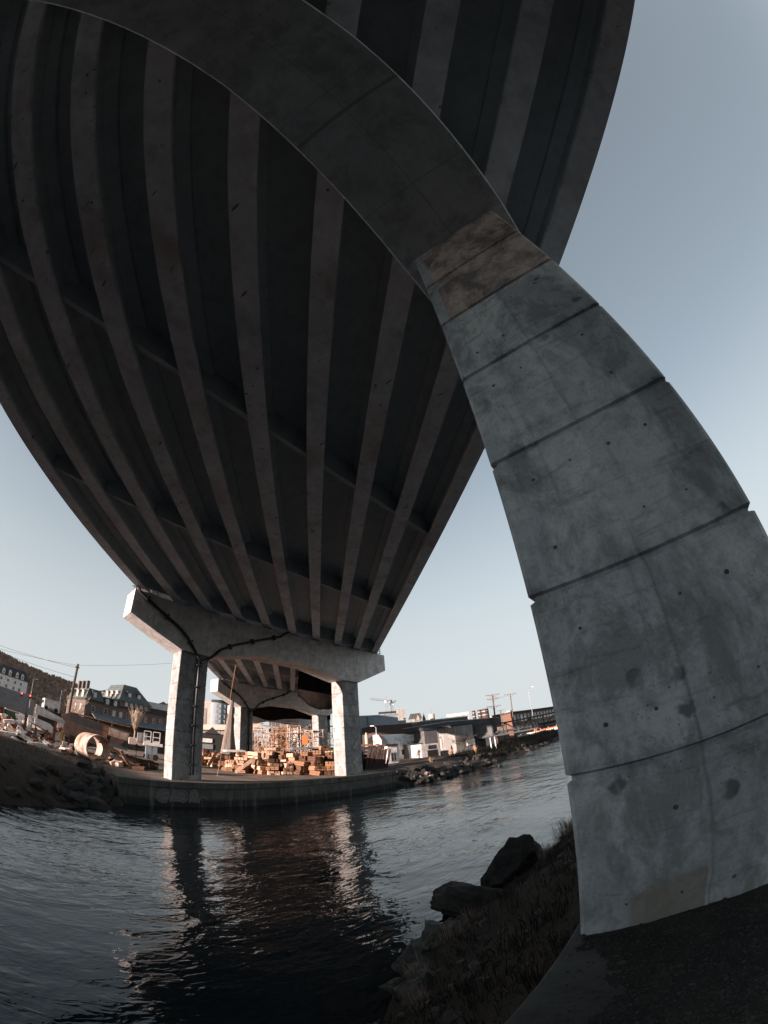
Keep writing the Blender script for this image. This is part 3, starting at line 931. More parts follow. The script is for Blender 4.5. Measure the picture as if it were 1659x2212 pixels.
def dormer(x, z, y, face='front', w_=1.5, h=1.9):
    mb = MB()
    if face == 'front':
        mb.box((x - w_ / 2, y, z), (x + w_ / 2, y + 1.8, z + h))
        d_ = mb.build('dormer', 'seam_green', st)
        MB().box((x - w_ / 2 - .2, y - .25, z + h + .003), (x + w_ / 2 + .2, y + 1.9, z + h + .16)).build('dormer_roof', 'seam_green', d_)
        MB().box((x - .45, y - 0.04, z + .3), (x + .45, y - 0.003, z + h - .2)).build('pane', 'glass_lit', d_)
    else:
        mb.box((y, x - w_ / 2, z), (y + 1.6, x + w_ / 2, z + h))
        d_ = mb.build('dormer', 'stone_trim', st)
        MB().box((y - .2, x - w_ / 2 - .15, z + h + .003), (y + 1.7, x + w_ / 2 + .15, z + h + .16)).build('dormer_roof', 'seam_tan', d_)
for x, z, y in ((13.1, 15.9, 0.0), (16.2, 15.9, 0.0), (2.6, 13.8, 0.05), (6.3, 12.8, -0.35), (8.8, 12.8, -0.35)):
    dormer(x, z, y)
for yy in (2.2, 5.4, 8.6):
    dormer(yy, 15.6, 10.0, 'side')
for yy in (2.5, 6.5, 10.5):
    dormer(yy, 13.7, -0.1, 'side')
for i, x in enumerate((12.1, 13.7, 15.3, 16.9, 18.5)):
    window(st, x, 13.75, 0.75, 0.95, -0.5, 'glass_lit' if i in (0, 1, 3) else 'glass', bars=(0, 1))
for x in (2.5, 6.2, 8.8, 10.9, 13.1, 16.5, 19.0, 21.8, 24.25, 27, 30, 33):
    window(st, x, 10.35, 0.8, 1.4, 0.0, 'glass_lit' if x in (8.8, 10.9) else 'glass', frame='stone_trim', bars=(0, 1))
for yy in (3, 7, 11):
    window(st, yy, 10.2, 0.9, 1.5, 0.0, 'glass_lit', frame='stone_trim', face='side')
mb = MB()
mb.add([(1.9, 0, 10.25), (38, 0, 10.25), (38, -3.4, 8.75), (1.9, -3.4, 8.75), (1.9, 0, 10.05), (38, 0, 10.05), (38, -3.4, 8.55), (1.9, -3.4, 8.55)], [(0, 1, 2, 3), (7, 6, 5, 4), (0, 3, 7, 4), (3, 2, 6, 7), (1, 5, 6, 2), (0, 4, 5, 1)])
mb.build('canopy', 'seam_blue', st)
for x in range(3, 38, 4):
    MB().box((x, -3.2, 1), (x + .25, -2.95, 8.7)).build('post', 'cornice', st)
for i, yy in enumerate((2, 5, 8)):
    MB().box((0.6, yy, 16.1), (1.4, yy + 0.9, 18.3)).build('chimney', 'brick', st)

# white house with dark roof and dormers, up the slope on the left
h = E('white_house', -1.45, 240, 'white rendered house with dark mansard roof and a row of white dormers', 'house', 13.5, -3)
part('wall', h, 'white', (0, 0, -1), (17.2, 12, 8.8))
hip(h, 'roof', 'seam_dark', -0.4, 17.6, -0.4, 12.4, 8.8, 14.0, 2.2, 3.0)
for x in (3.0, 6.7, 10.8, 13.9):
    mb = MB().box((x - .8, -0.2, 9.2), (x + .8, 2.4, 11.2))
    dd = mb.build('dormer', 'white', h)
    MB().prism([(-1.0, 11.2), (1.0, 11.2), (0, 12.4)], lambda a, b, x=x: (x + a, -0.35, b), lambda a, b, x=x: (x + a, 2.9, b)).build('gable', 'white', dd)
    MB().box((x - .35, -0.25, 9.6), (x + .35, -0.202, 10.8)).build('pane', 'glass', dd)
for x in (2.2, 6.2, 10.3, 13.6):
    window(h, x, 5.9, 0.9, 1.3)
    window(h, x - .5, 2.6, 1.0, 1.5)
for x in (3.5, 8, 12):
    MB().box((x - 1.0, -0.05, -1), (x + 1.0, 0.0, 1.6)).build('door', 'wood_c', h)
h = E('hilltop_block', -8, 432, 'long low grey building along the top of the hill', 'building', 46, 4)
part('wall', h, 'grey_conc', (0, 0, 0), (62, 16, 9.0))
part('roof', h, 'grey_clad', (-0.3, -0.3, 9.002), (62.3, 16.3, 10.0))
for i in range(12):
    MB().box((2 + i * 5, -0.04, 4.5), (4.6 + i * 5, -0.003, 6.2)).build('window', 'glass', h)

# pale little houses on the hill
hp = None
for i, (az, d, z, w_, lb) in enumerate(((12.4, 325, 33, 13, 'pale hillside terrace nearest the big pole, over the left end of the mansard building'), (14.2, 330, 34.5, 9, 'pale hillside house just left of the steep pavilion roof'),
        (20.3, 330, 31.5, 8, 'small hillside house right of the pavilion, behind bare trees'), (21.1, 325, 30.5, 7, 'small hillside house close beside the sunlit pier column'))):
    e = E('hillside_house', az, d, lb, 'house', z, rnd.uniform(-12, 12), 'pale houses on the wooded hill')
    part('wall', e, 'white' if i < 2 else 'beige', (0, 0, -3), (w_, 8, 3.2))
    MB().prism([(-.3, 3.2), (w_ + .3, 3.2), (w_ * .5, 5.6)], lambda a, b: (a, -0.4, b), lambda a, b: (a, 8.4, b)).build('roof', 'seam_dark', e)
    for k in range(3):
        MB().box((w_ * (k + .5) / 3 - .4, -0.05, .5), (w_ * (k + .5) / 3 + .4, -0.003, 2)).build('window', 'glass', e)

# ---------------------------------------------------------------- hotel, overpass and shops seen between the piers
h = E('tower_block', 25.6, 225, 'curved grey and white high-rise with columns of pale windows beyond the piers', 'building', 0, 0)
part('white_wing', h, 'cream', (0, 0, 2), (7.6, 18, 30.2))
part('stair_strip', h, 'beige', (3.4, -0.12, 8), (5.2, -0.003, 26))
mb = MB()
K = 12
arc = [(7.6 + 9.5 * t, -2.6 * math.sin(math.pi * (0.12 + 0.8 * t))) for t in [i / K for i in range(K + 1)]]
mb.prism(arc + [(17.1, 16), (7.6, 16)], lambda a, b: (a, b, 2), lambda a, b: (a, b, 29.6))
mb.build('curved_front', 'blue_clad', h)
mb = MB()
mb.prism([(a, b - 0.4) for a, b in arc] + [(17.3, 16), (7.4, 16)], lambda a, b: (a, b, 29.602), lambda a, b: (a, b, 31.0))
mb.build('roof', 'cornice', h)
part('dark_wing', h, 'brown_clad', (17.12, 0.5, 2), (26, 18, 28.6))
for c_ in range(5):
    for j in range(8):
        if c_ < 3:
            t = (0.3, 0.5, 0.74)[c_]
            x_ = 7.6 + 9.5 * t
            y_ = -2.6 * math.sin(math.pi * (0.12 + 0.8 * t)) - 0.15
        else:
            x_, y_ = 18.6 + (c_ - 3) * 2.2, 0.48
        MB().box((x_ - .45, y_ - .04, 7.5 + j * 2.75), (x_ + .45, y_ + .25, 9.2 + j * 2.75)).build('window', 'glass_lit', h)
h = E('overpass', 24.2, 112, 'pale elevated roadway on square posts behind the far bank', 'overpass', 0, -6)
MB().prism([(0, 9.4), (20, 10.6), (20, 12.2), (0, 10.7)], lambda a, b: (a, 0, b), lambda a, b: (a, 7, b)).build('deck', 'cream', h)
for x in (3.5, 9.3, 12.2, 17):
    part('post', h, 'beige', (x, 0.4, 1), (x + 0.9, 1.4, 9.2 + x * .05))
h = E('shop', 23.8, 106, 'dark low shed with white sign boards under the overpass', 'shop', 0, -4)
part('wall', h, 'black_steel', (0, 0, 1), (13, 3.4, 8.6))
part('sign_board', h, 'white', (4.0, -0.2, 6.3), (7.6, -0.003, 7.3))
part('sign_board', h, 'steel', (4.0, -0.2, 4.7), (7.8, -0.003, 5.9))
MB().prism([(5.6, 8.6), (9.4, 8.6), (7.5, 10.3)], lambda a, b: (a, -0.3, b), lambda a, b: (a, 2, b)).build('gable', 'cornice', h)
h = block('apartment_block', 35.6, 135, 20, 12, 2, 15.2, 'plain beige block above the scaffolding, small dark windows in its top', wall='grey_clad', wins=(7, 1, 12.4, 15.0), ww=1.1, wh=1.3)  # beige walls darkened to paint the shadow behind the scaffolding

# ---------------------------------------------------------------- buildings on the right
h = block('metal_warehouse', 47.0, 132, 15.5, 16, 2, 15.6, 'tall blue grey metal warehouse behind the rounded white hut', wall='blue_clad', roof='steel', off=6, par=0.35)
part('downpipe', h, 'grey_clad', (5.2, -0.25, 2), (5.5, -0.003, 15.5))
part('ledge', h, 'steel', (0, -0.2, 8.6), (15.5, -0.003, 8.9))
h = block('brown_warehouse', 50.3, 117, 15, 14, 2, 11.6, 'long windowless brown warehouse, its left part the darkest brown', wall='brown_clad', roof='steel', off=18, par=0.3)
h = block('rear_warehouse', 57.2, 106, 12.5, 10, 2, 10.9, 'grey brown warehouse wing set behind the slanted roof', wall='grey_clad', roof='steel', off=20, par=0.3)
# the low hall with slanting eaves and a concrete end wall
h = E('low_hall', 57.0, 96, 'low dark waterside hall with a slanting pale roof edge and tall dark windows', 'building', 0, 34)
part('wall', h, 'grey_clad', (0, 0, 1), (23, 8, 8.2))
MB().prism([(-0.5, 8.2), (24, 8.2), (24, 9.4), (7, 9.75), (-0.5, 9.3)], lambda a, b: (a, -.25, b), lambda a, b: (a, 8.5, b)).build('roof', 'seam_dark', h)
MB().prism([(-0.6, 9.3), (7, 9.753), (24.1, 9.403), (24.1, 9.6), (7, 9.98), (-0.6, 9.5)], lambda a, b: (a, -.35, b), lambda a, b: (a, 8.6, b)).build('roof_edge', 'steel', h)
h = E('concrete_annex', 61.2, 84.5, 'pale stained concrete annex with a glazed bay, right on the bank', 'building', 0, 42)
part('wall', h, 'grey_conc', (0, 0, 0.5), (5.2, 5, 8.05))
part('roof', h, 'cornice', (-0.2, -0.2, 8.052), (5.4, 5.2, 8.3))
part('dark_bay', h, 'black_steel', (5.202, 0.8, 0.5), (9.5, 5, 7.6))
part('ledge', h, 'cream', (2.9, -0.3, 3.6), (5.1, -0.003, 4.8))
h = E('glazed_bay', 59.2, 88.5, 'tall dark glazed bay with thin grey bars beside the concrete annex', 'building', 0, 25)
part('wall', h, 'grey_clad', (0, 0, 1), (3.6, 1.5, 8.0))
window(h, 1.8, 3.2, 3.0, 4.4, 0.0, 'glass', 'steel', bars=(3, 1))

# quonset hut
e = empty('quonset_hut', (78.8, 60.6, 2.0), R(-1), 'half-round white steel hut, its end wall lit pink by the sun', 'hut')
K = 20
arc = [(3.8, 0)] + [(3.8 * math.cos(math.pi * i / K), 2.3 + 3.8 * math.sin(math.pi * i / K)) for i in range(K + 1)] + [(-3.8, 0)]
mb = MB()
n_ = len(arc)
vs = [(0.0, -a, b) for a, b in arc] + [(21, -a, b) for a, b in arc]
mb.add(vs, [(i, i + 1, n_ + i + 1, n_ + i) for i in range(n_ - 1)])
n2 = NT('quonset_steel', 0.6, 0.1, 0.3)
x_, y_, z_ = n2.xyz()
fr = n2.math('FRACT', n2.math('DIVIDE', n2.math('ADD', x_, 50), 0.75))
l_ = n2.ramp(n2.math('ABSOLUTE', n2.math('SUBTRACT', fr, 0.5)), 0, 0.12, 1, 0)
st_ = n2.ramp(n2.noise(0.9, 6, 0.8, n2.map((1, 0.5, 0.5))), 0.5, 0.66)
cc = n2.mix(st_, (0.58, 0.58, 0.57), (0.13, 0.11, 0.075))
n2.col(n2.mix(n2.math('MULTIPLY', l_, 0.3), cc, (0.2, 0.2, 0.2)))
n2.bump(l_, 0.6, 0.05)
M['quonset'] = n2.m
mb.build('shell', 'quonset', e, smooth=True)
MB().add([(-0.02, -a, b) for a, b in arc], [tuple(range(n_))]).build('end_wall', 'cream', e)
mb = MB()
mb.tube([(-0.05, -a, b) for a, b in arc], 0.09, 6)
mb.build('end_rim', 'white', e)
for x in (4, 7, 10, 13):
    MB().box((x, -3.86, 1.0), (x + 1.1, -3.75, 2.3)).build('window', 'glass', e)
h = E('white_awning', 54.2, 98, 'white flat board canopy sticking out right of the half-round hut', 'canopy', 0, 36)
part('fascia', h, 'white', (0, 0, 6.0), (7.4, 0.3, 7.7))
part('roof', h, 'panel_white', (-3.0, 0.31, 5.9), (7.2, 5, 6.2))
for x in (0.3, 3.6, 7.0):
    part('post', h, 'steel', (x, 0.4, 1.5), (x + .15, .55, 5.9))
h = E('low_shed', 56.4, 92.5, 'low white walled shed with a wide dark garage opening', 'shed', 0, 36)
part('wall', h, 'panel_white', (0, 0, 1.6), (5.2, 4, 5.0))
part('garage_door', h, 'black_steel', (1.6, -0.06, 1.7), (4.4, -0.003, 3.5))
part('window', h, 'glass', (1.9, -0.05, 3.7), (4.2, -0.003, 4.6))
h = E('grey_shed', 54.2, 96, 'small grey boarded shed under the white canopy', 'shed', 0, 10)
part('wall', h, 'grey_clad', (-0.2, 0, 1.6), (4.4, 3, 5.2))
part('roof', h, 'cornice', (-0.4, -.2, 5.202), (4.6, 3.2, 5.35))

# white site cabin with dark window beside the stacked panels
h = E('site_cabin', 51.75, 75, 'narrow white site cabin with a dark window beside the leaning black boards', 'cabin', 2.0, 33)
part('wall', h, 'white', (0, 0, -0.3), (2.4, 2.4, 3.3), 0.03)
part('roof', h, 'cornice', (-0.5, -0.3, 3.302), (2.2, 2.5, 3.62))
window(h, 1.3, 0.5, 1.1, 1.4, 0.0, 'glass', 'steel')
part('door_frame', h, 'steel', (2.0, -0.06, 0), (2.12, -0.003, 3.2))

# tall black form-boards leaning in a row, with a bright edge on top
base = E('form_stack', 47.2, 60.5, 'big dark block of stacked steel form panels right behind the sunlit column', 'form stack', 2.0, 6)
for k in range(6):
    part('form_panel', base, 'black_steel', (0, 0.0 + 0.03 * (k % 3), 0.1 + k * 0.55), (4.5, 2.0, 0.6 + k * 0.55), 0.02)
for k in range(9):
    e = E('leaning_board', 48.7 + k * 0.34, 59.3 + k * 0.12, ('dark board leaning against the form stack, %s from the left' % ['first', 'second', 'third', 'fourth', 'fifth', 'sixth', 'seventh', 'eighth', 'ninth'][k]), 'board', 2.0, 8, 'dark boards leaning in a row')
    mt = Matrix.Rotation(R(14 + rnd.uniform(-3, 3)), 4, 'Y')
    MB().box((-0.16, 0, 0), (0.16, 0.35, 3.0 + rnd.uniform(-.2, .3)), 0, mt).build('plank', 'rust_dark', e)
    MB().box((-0.19, -0.02, 0.4), (0.19, 0.37, 0.5), 0, mt).build('batten', 'black_steel', e)
tag(MB().box((0, 0, 0), (3.8, 1.2, 0.12)).box((0.5, 0.2, 0.13), (2.4, 1.0, 0.3)).box((3.0, 0.3, 0.13), (3.6, 0.8, 0.24)).build('scrap_steel', 'rust'), 'rusty scrap steel lying on top of the dark form stack', 'scrap')
o = bpy.data.objects['scrap_steel']
o.location = bearing(47.4, 61) + Vector((0, 0, 5.45))
o.rotation_euler = (0, 0, -R(47))
e = E('bollard_post', 49.0, 70, 'short tan cylinder post in front of the half-round hut', 'post', 2.0)
MB().tube([(0, 0, 0), (0, 0, 5.4)], 0.3, 10).build('barrel', 'beige', e, smooth=True)
MB().tube([(0, 0, 5.4), (0, 0, 5.8)], 0.16, 10).build('cap', 'beige', e, smooth=True)

def street_lamp(az, d, top, label, arm=1.6, side=-1, z=2.0, mat='steel', group=None, off=0):
    e = E('street_lamp', az, d, label, 'street lamp', z, off, group)
    MB().tube([(0, 0, 0), (0, 0, top - z)], 0.13, 8, 0, 0.07).build('pole', mat, e)
    MB().tube([(0, 0, top - z - .1), (side * arm * .5, 0, top - z + .25), (side * arm, 0, top - z + .3)], 0.05, 6).build('arm', mat, e)
    MB().box((side * arm - .45, -.15, top - z + .2), (side * arm + .3, .15, top - z + .38)).build('lamp_head', 'white', e, bevel=0.04)
    return e
street_lamp(50.4, 75, 8.9, 'white street lamp in front of the half-round hut', 0.6)
street_lamp(72.2, 130, 17.4, 'tall thin street lamp by the lattice bridge', 1.6, 1)

# utility poles
def utility_pole(az, d, top, arms, label, lean=0.0, z=2.0, r=0.2, mat='pole_wood'):
    e = E('utility_pole', az, d, label, 'utility pole', z, 0, 'wooden utility poles')
    e.rotation_euler = (0, R(lean), -R(az))
    MB().tube([(0, 0, -0.5), (0, 0, top - z)], r, 9, 0, r * 0.7).build('pole', mat, e, smooth=True)
    for dz, w_ in arms:
        zz = top - z - dz
        c_ = MB().box((-w_, -.28, zz), (w_, -.14, zz + .16)).build('crossarm', mat, e)
        mb = MB()
        k = 4
        for i in range(k):
            x = -w_ + .15 + (2 * w_ - .3) * i / (k - 1)
            MB().tube([(x, -.21, zz + .16), (x, -.21, zz + .42)], 0.06, 6).build('insulator', 'grey_conc', c_)
        for s in (-1, 1):
            MB().tube([(s * w_ * .55, -.2, zz), (0, -.16, zz - .8)], 0.035, 5).build('brace', mat, c_)
    return e
p1 = utility_pole(8.45, 66, 14.6, [], 'thick dark utility pole standing alone in the left scrap yard', 2.2, r=0.27)
MB().tube([(0.0, -.3, 8.2), (0.0, -.3, 9.2)], 0.2, 8).build('collar', 'black_steel', p1)
MB().box((-.32, -.2, 12.0), (.32, .2, 12.15)).build('bracket', 'pole_wood', p1)
utility_pole(66.85, 109, 15.7, [(0.2, 1.9), (1.3, 1.6), (3.3, 1.9)], 'three-armed utility pole left of the other by the lattice bridge', 2.5, r=0.27)
utility_pole(69.3, 130, 16.8, [(0.1, 2.0)], 'single-armed utility pole between the three-armed one and the brick mill', 3.0)
e = utility_pole(67.9, 150, 13.5, [(0.2, 1.5)], 'small distant utility pole right of the three-armed one', 0)

def wire(pts, r, label):
    mb = MB()
    out = []
    for (a, b_) in zip(pts, pts[1:]):
        a, b_ = Vector(a), Vector(b_)
        for i in range(12):
            t = i / 12
            p = a.lerp(b_, t)
            p.z -= 4 * 0.35 * t * (1 - t)
            out.append(p)
    out.append(Vector(pts[-1]))
    mb.tube(out, r, 4)
    tag(mb.build('overhead_wire', 'wire'), label, 'wire', 'overhead wires')
wire([(-30, 72, 14.0), (15.9, 66.2, 14.1)], 0.022, 'upper overhead wire running left from the lone utility pole')
wire([(-30, 76, 15.2), (15.9, 66.2, 12.6)], 0.022, 'lower overhead wire running left from the lone utility pole')
wire([(-20, 85, 13.8), (17.0, 74.3, 15.6), (60, 66, 27)], 0.022, 'overhead wire passing behind the pole toward the bridge')
wire([(107, 43.1, 15.4), (127, 46.9, 16.4)], 0.03, 'overhead wire between the two poles by the lattice bridge')

# lattice footbridge over the river, with its boxed end
a0, a1 = Vector((86.4, 40.3)), Vector((95.5, 4.0))
dr = (a1 - a0)
Lb = dr.length
e = empty('lattice_bridge', (a0.x, a0.y, 0), math.atan2(dr.y, dr.x), 'grey green steel lattice bridge crossing the river on the right', 'footbridge')
zt_, zb_ = 7.25, 4.75
for y in (0, 2.2):
    part('chord', e, 'truss', (0, y, zt_ - .12), (Lb, y + .2, zt_ + .12))
    part('chord', e, 'truss', (0, y, zb_ - .15), (Lb, y + .2, zb_ + .15))
    nb = 12
    for i in range(nb + 1):
        x = 4.6 + (Lb - 4.8) * i / nb
        part('upright', e, 'truss', (x - .07, y + .02, zb_ + .151), (x + .07, y + .18, zt_ - .121))
        if i < nb:
            x2 = 4.6 + (Lb - 4.8) * (i + 1) / nb
            s0, s1 = ((x, zb_ + .15), (x2, zt_ - .12)) if i % 2 == 0 else ((x, zt_ - .12), (x2, zb_ + .15))
            MB().tube([(s0[0], y + .1, s0[1]), (s1[0], y + .1, s1[1])], 0.07, 5).build('diagonal', 'truss', e)
part('walkway', e, 'grey_clad', (0, .25, zb_ - .1), (Lb, 2.15, zb_ + .05))
MB().tube([(4.5, 1.2, 5.4), (Lb, 1.2, 5.4)], 0.28, 10).build('service_pipe', 'black_steel', e)
part('end_box', e, 'grey_clad', (-0.4, -0.12, zb_ + .02), (4.5, 2.5, zt_ + .2), 0.02)
for x in (0.9, 3.6, 4.6):
    part('support', e, 'steel', (x, 0.2, 0.8), (x + .25, .45, zb_ - .16))

# riverside road, car, barriers
mb = MB()
ys = [(110, 44.0), (125, 44.5), (145, 49.0), (170, 52.5), (200, 57), (260, 64)]
for i, (x, y) in enumerate(ys):
    mb.v += [(x, y - 3.2, 2.14), (x, y + 4.2, 2.14)]
    if i:
        mb.f.append((2 * i - 2, 2 * i, 2 * i + 1, 2 * i - 1))
mb.mi = [0] * len(mb.f)
tag(mb.build('road', 'asphalt'), kind='structure')

def car(az, d, label, z=2.15, rz=0.0):
    e = E('parked_car', az, d, label, 'car', z, rz)
    prof = [(-2.2, .35), (-2.25, .75), (-2.0, .95), (-1.5, 1.0), (-0.9, 1.42), (0.5, 1.45), (1.15, 1.02), (2.0, .88), (2.25, .6), (2.2, .3)]
    MB().prism(prof, lambda a, b: (a, -.85, b), lambda a, b: (a, .85, b)).build('body', 'car_white', e, bevel=0.07)
    MB().prism([(-1.3, 1.02), (-.85, 1.34), (.45, 1.37), (.95, 1.02)], lambda a, b: (a, -.87, b), lambda a, b: (a, .87, b)).build('side_window', 'glass', e)
    for x in (-1.4, 1.4):
        for y in (-.8, .62):
            w_ = MB().tube([(x, y, .33), (x, y + .2, .33)], .33, 14).build('wheel', 'tyre', e)
            MB().tube([(x, y - .01, .33), (x, y + .21, .33)], .18, 10).build('rim', 'steel', w_)
    for y in (-.6, .6):
        MB().box((2.16, y - .16, .62), (2.25, y + .16, .76)).build('headlight', 'white', e)
    return e
car(70.5, 150, 'white car parked on the riverside road under the lattice bridge', 2.15, 20)
e = E('barrier_drum', 72.2, 200, 'orange safety drum at the right end of the riverside road', 'traffic drum', 2.1)
MB().tube([(0, 0, 0), (0, 0, 2.2)], 0.9, 12, 0, 0.7).build('drum', 'orange', e)
MB().tube([(0, 0, 2.2), (0, 0, 2.5)], 0.25, 8).build('handle', 'orange', e)
for k, az in enumerate((73.4, 74.5)):
    e = E('barricade', az, 196, 'orange barricade frame %s the drum' % ('next to' if k == 0 else 'farther right of'), 'barricade', 2.1, 0, 'orange barricades')
    for x in (-1.9, 1.9):
        part('post', e, 'orange', (x - .12, -.1, 0), (x + .12, .1, 2.4))
    for z in (1.0, 2.1):
        part('rail', e, 'orange', (-1.9, -.14, z), (1.9, -.101, z + .25))
e = E('jersey_barrier', 70.9, 186, 'long pale concrete barrier along the riverside road', 'barrier', 2.1, 0)
MB().prism([(-.4, 0), (.4, 0), (.15, .5), (.1, .95), (-.1, .95), (-.15, .5)], lambda a, b: (0, a, b), lambda a, b: (15, a, b)).build('wall', 'cream', e)

# brick mill with arched windows, pale annex
def arch_window(parent, x, z, w_, h_, y=-0.03, pane='glass_lit'):
    pts = [(x - w_ / 2, z), (x + w_ / 2, z)] + [(x + w_ / 2 * math.cos(t * math.pi / 8), z + h_ - w_ / 2 + w_ / 2 * math.sin(t * math.pi / 8)) for t in range(9)]
    f = MB().prism([(x + (a - x) * 1.16, z + (b - z) * 1.05) for a, b in pts], lambda a, b: (a, y + .02, b), lambda a, b: (a, y + .06, b)).build('window', 'stone_trim', parent)
    MB().prism(pts, lambda a, b: (a, y - .02, b), lambda a, b: (a, y + .019, b)).build('pane', pane, f)
h = E('brick_mill', 69.2, 186, 'brick mill with a row of tall arched windows at the right', 'building', 0, 58)
part('wall', h, 'brick', (0, 0, 2), (44, 12, 13.2))
part('roof', h, 'cornice', (-.4, -.4, 13.202), (44.4, 12.4, 13.9))
for i in range(13):
    arch_window(h, 2.8 + i * 3.3, 9.0, 1.9, 3.3, pane='glass_lit' if i not in (1, 4) else 'glass')
    MB().box((2.0 + i * 3.3, -0.05, 4.6), (3.6 + i * 3.3, -0.003, 7.2)).build('window', 'glass', h)
part('corner_sun_tint', h, 'brick_red', (-.25, -.2, 2), (-.003, 3.5, 13.19))  # redder brick strip paints the sunlight on the mill's corner
part('tank', h, 'steel', (5, 3, 13.9), (7, 5, 14.9))
h = E('cream_annex', 64.9, 190, 'cream walled hall with big arched windows beside the brick mill', 'building', 0, 9)
part('wall', h, 'cream', (0, 0, 2), (14.2, 12, 12.6))
MB().prism([(-.3, 12.6), (14.3, 12.6), (14.3, 14.3), (6, 14.0)], lambda a, b: (a, -.2, b), lambda a, b: (a, 12, b)).build('roof', 'cream', h)
for x in (7.5, 11.6):
    arch_window(h, x, 8.4, 2.2, 4.4, pane='glass')
# smaller far things above the roofline
h = block('grey_block', 53.3, 262, 6.2, 8, 10, 29.3, 'plain pale grey concrete block on the skyline right of the cranes', wall='grey_conc', par=0.3)
h = E('roof_scaffold', 50.1, 243, 'dark open rooftop frame below the cranes', 'roof frame', 18, 0)
part('slab', h, 'grey_conc', (0, 0, 0), (14, 6, 7.0))
part('frame', h, 'black_steel', (3.4, -0.2, 7.8), (14, 5, 8.6))
for x in (3.6, 7, 10.4, 13.4):
    part('post', h, 'black_steel', (x, 0, 7.0), (x + .5, .5, 7.8))
h = E('gabled_house', 55.1, 232, 'small gabled house with red trim on the skyline', 'house', 14, 0)
part('wall', h, 'grey_conc', (0, 0, 0), (7.2, 6, 6.0))
MB().prism([(-.3, 6.0), (7.5, 6.0), (6.6, 9.0), (1.0, 9.0)], lambda a, b: (a, -.3, b), lambda a, b: (a, 6.3, b)).build('roof', 'seam_dark', h)
MB().prism([(3.6, 5.0), (6.4, 5.0), (5.0, 8.6)], lambda a, b: (a, -.5, b), lambda a, b: (a, .5, b)).build('gable', 'grey_conc', h)
MB().tube([(3.5, -.55, 5.0), (5.0, -.55, 8.7)], .2, 5).build('bargeboard', 'red', h)
h = E('water_tank', 58.3, 252, 'small round rooftop tank carrying a tall aerial', 'tank', 17, 0)
MB().tube([(0, 0, 0), (0, 0, 6.0)], 1.9, 16).build('drum', 'beige', h)
MB().tube([(0, 0, 6), (0, 0, 11.8)], .14, 6).build('mast', 'steel', h)
MB().box((-2.2, -.1, 10.6), (2.2, .1, 10.8)).box((-1.6, -.1, 11.3), (1.6, .1, 11.45)).build('aerial', 'steel', h)
h = E('aerial_mast', 59.7, 252, 'thin aerial right of the rooftop tank', 'aerial', 17, 0)
MB().tube([(0, 0, 0), (0, 0, 6.4)], .14, 6).build('mast', 'steel', h)
MB().box((-1.5, -.1, 5.6), (1.5, .1, 5.75)).build('crossbar', 'steel', h)
h = E('spire', 57.2, 242, 'little brick spire on the skyline left of the tank', 'spire', 17, 0)
MB().tube([(0, 0, 0), (0, 0, 3.2)], 1.0, 8, 0, .9).build('base', 'brick_red', h)
MB().tube([(0, 0, 3.2), (0, 0, 6.6)], .9, 8, 0, .05).build('tip', 'brick_red', h)
h = block('striped_office', 60.4, 302, 16, 10, 12, 24.6, 'white office block with pale stripes on the skyline', wall='cream', par=0.4)
for k in range(3):
    part('stripe', h, 'grey_conc', (0, -.06, 16 + k * 3), (16, -.003, 17 + k * 3))
for k, (az, w_) in enumerate(((64.2, .8), (65.0, .8), (65.75, 1.7))):
    h = E('chimney_stack', az, 182, ['thin dark flue, leftmost of the three', 'thin dark flue, middle of the three', 'broad dark flue, rightmost of the three'][k], 'chimney', 10, 0, 'dark flues on the roof')
    MB().tube([(0, 0, 0), (0, 0, 7.0)], w_, 12).build('flue', 'rust_dark', h)
    for z in (2.5, 4.2, 5.8):
        MB().tube([(0, 0, z), (0, 0, z + .3)], w_ + .1, 12).build('band', 'steel', h)

def tower_crane(az, d, top, jib, label, ang, mat='orange'):
    h = E('tower_crane', az, d, label, 'crane', 18, ang, 'tower cranes')
    H = top - 18
    mb = MB()
    for x, y in ((-.8, -.8), (.8, -.8), (.8, .8), (-.8, .8)):
        mb.tube([(x, y, 0), (x, y, H)], .16, 4)
    for i in range(int(H / 2)):
        mb.tube([(-.8, -.8, i * 2), (.8, -.8, i * 2 + 2)], .1, 4)
        mb.tube([(.8, -.8, i * 2), (.8, .8, i * 2 + 2)], .1, 4)
    mb.build('mast', mat, h)
    part('cab', h, 'white', (-1.4, -1.6, H - 1.5), (.2, -.9, H + .4))
    mb = MB()
    L = jib
    for y in (-.5, .5):
        mb.tube([(1.0, y, H), (-L, y, H + L * .18)], .15, 4)
    mb.tube([(0, 0, H + 1.5), (-L, 0, H + L * .18 + 1.0)], .15, 4)
    for i in range(10):
        t0, t1 = i / 10, (i + .5) / 10
        mb.tube([(-L * t0, -.5, H + L * .18 * t0), (-L * t1, 0, H + 1.4 + L * .18 * t1)], .09, 4)
    mb.build('jib', mat, h)
    MB().tube([(0, 0, H), (0, 0, H + 5)], .25, 5).build('apex', mat, h)
    MB().tube([(0, 0, H + .4), (L * .36, 0, H + .8)], .35, 5).build('counter_jib', mat, h)
    part('counterweight', h, 'cornice', (L * .27, -.7, H - 1.6), (L * .38, .7, H + .6))
    return h
tower_crane(52.1, 322, 42.0, 12.5, 'taller tower crane with its jib pointing left above the blue grey warehouse', 0, 'steel')
tower_crane(52.85, 330, 41.0, 4.0, 'smaller crane just right of the taller one', 160, 'steel')
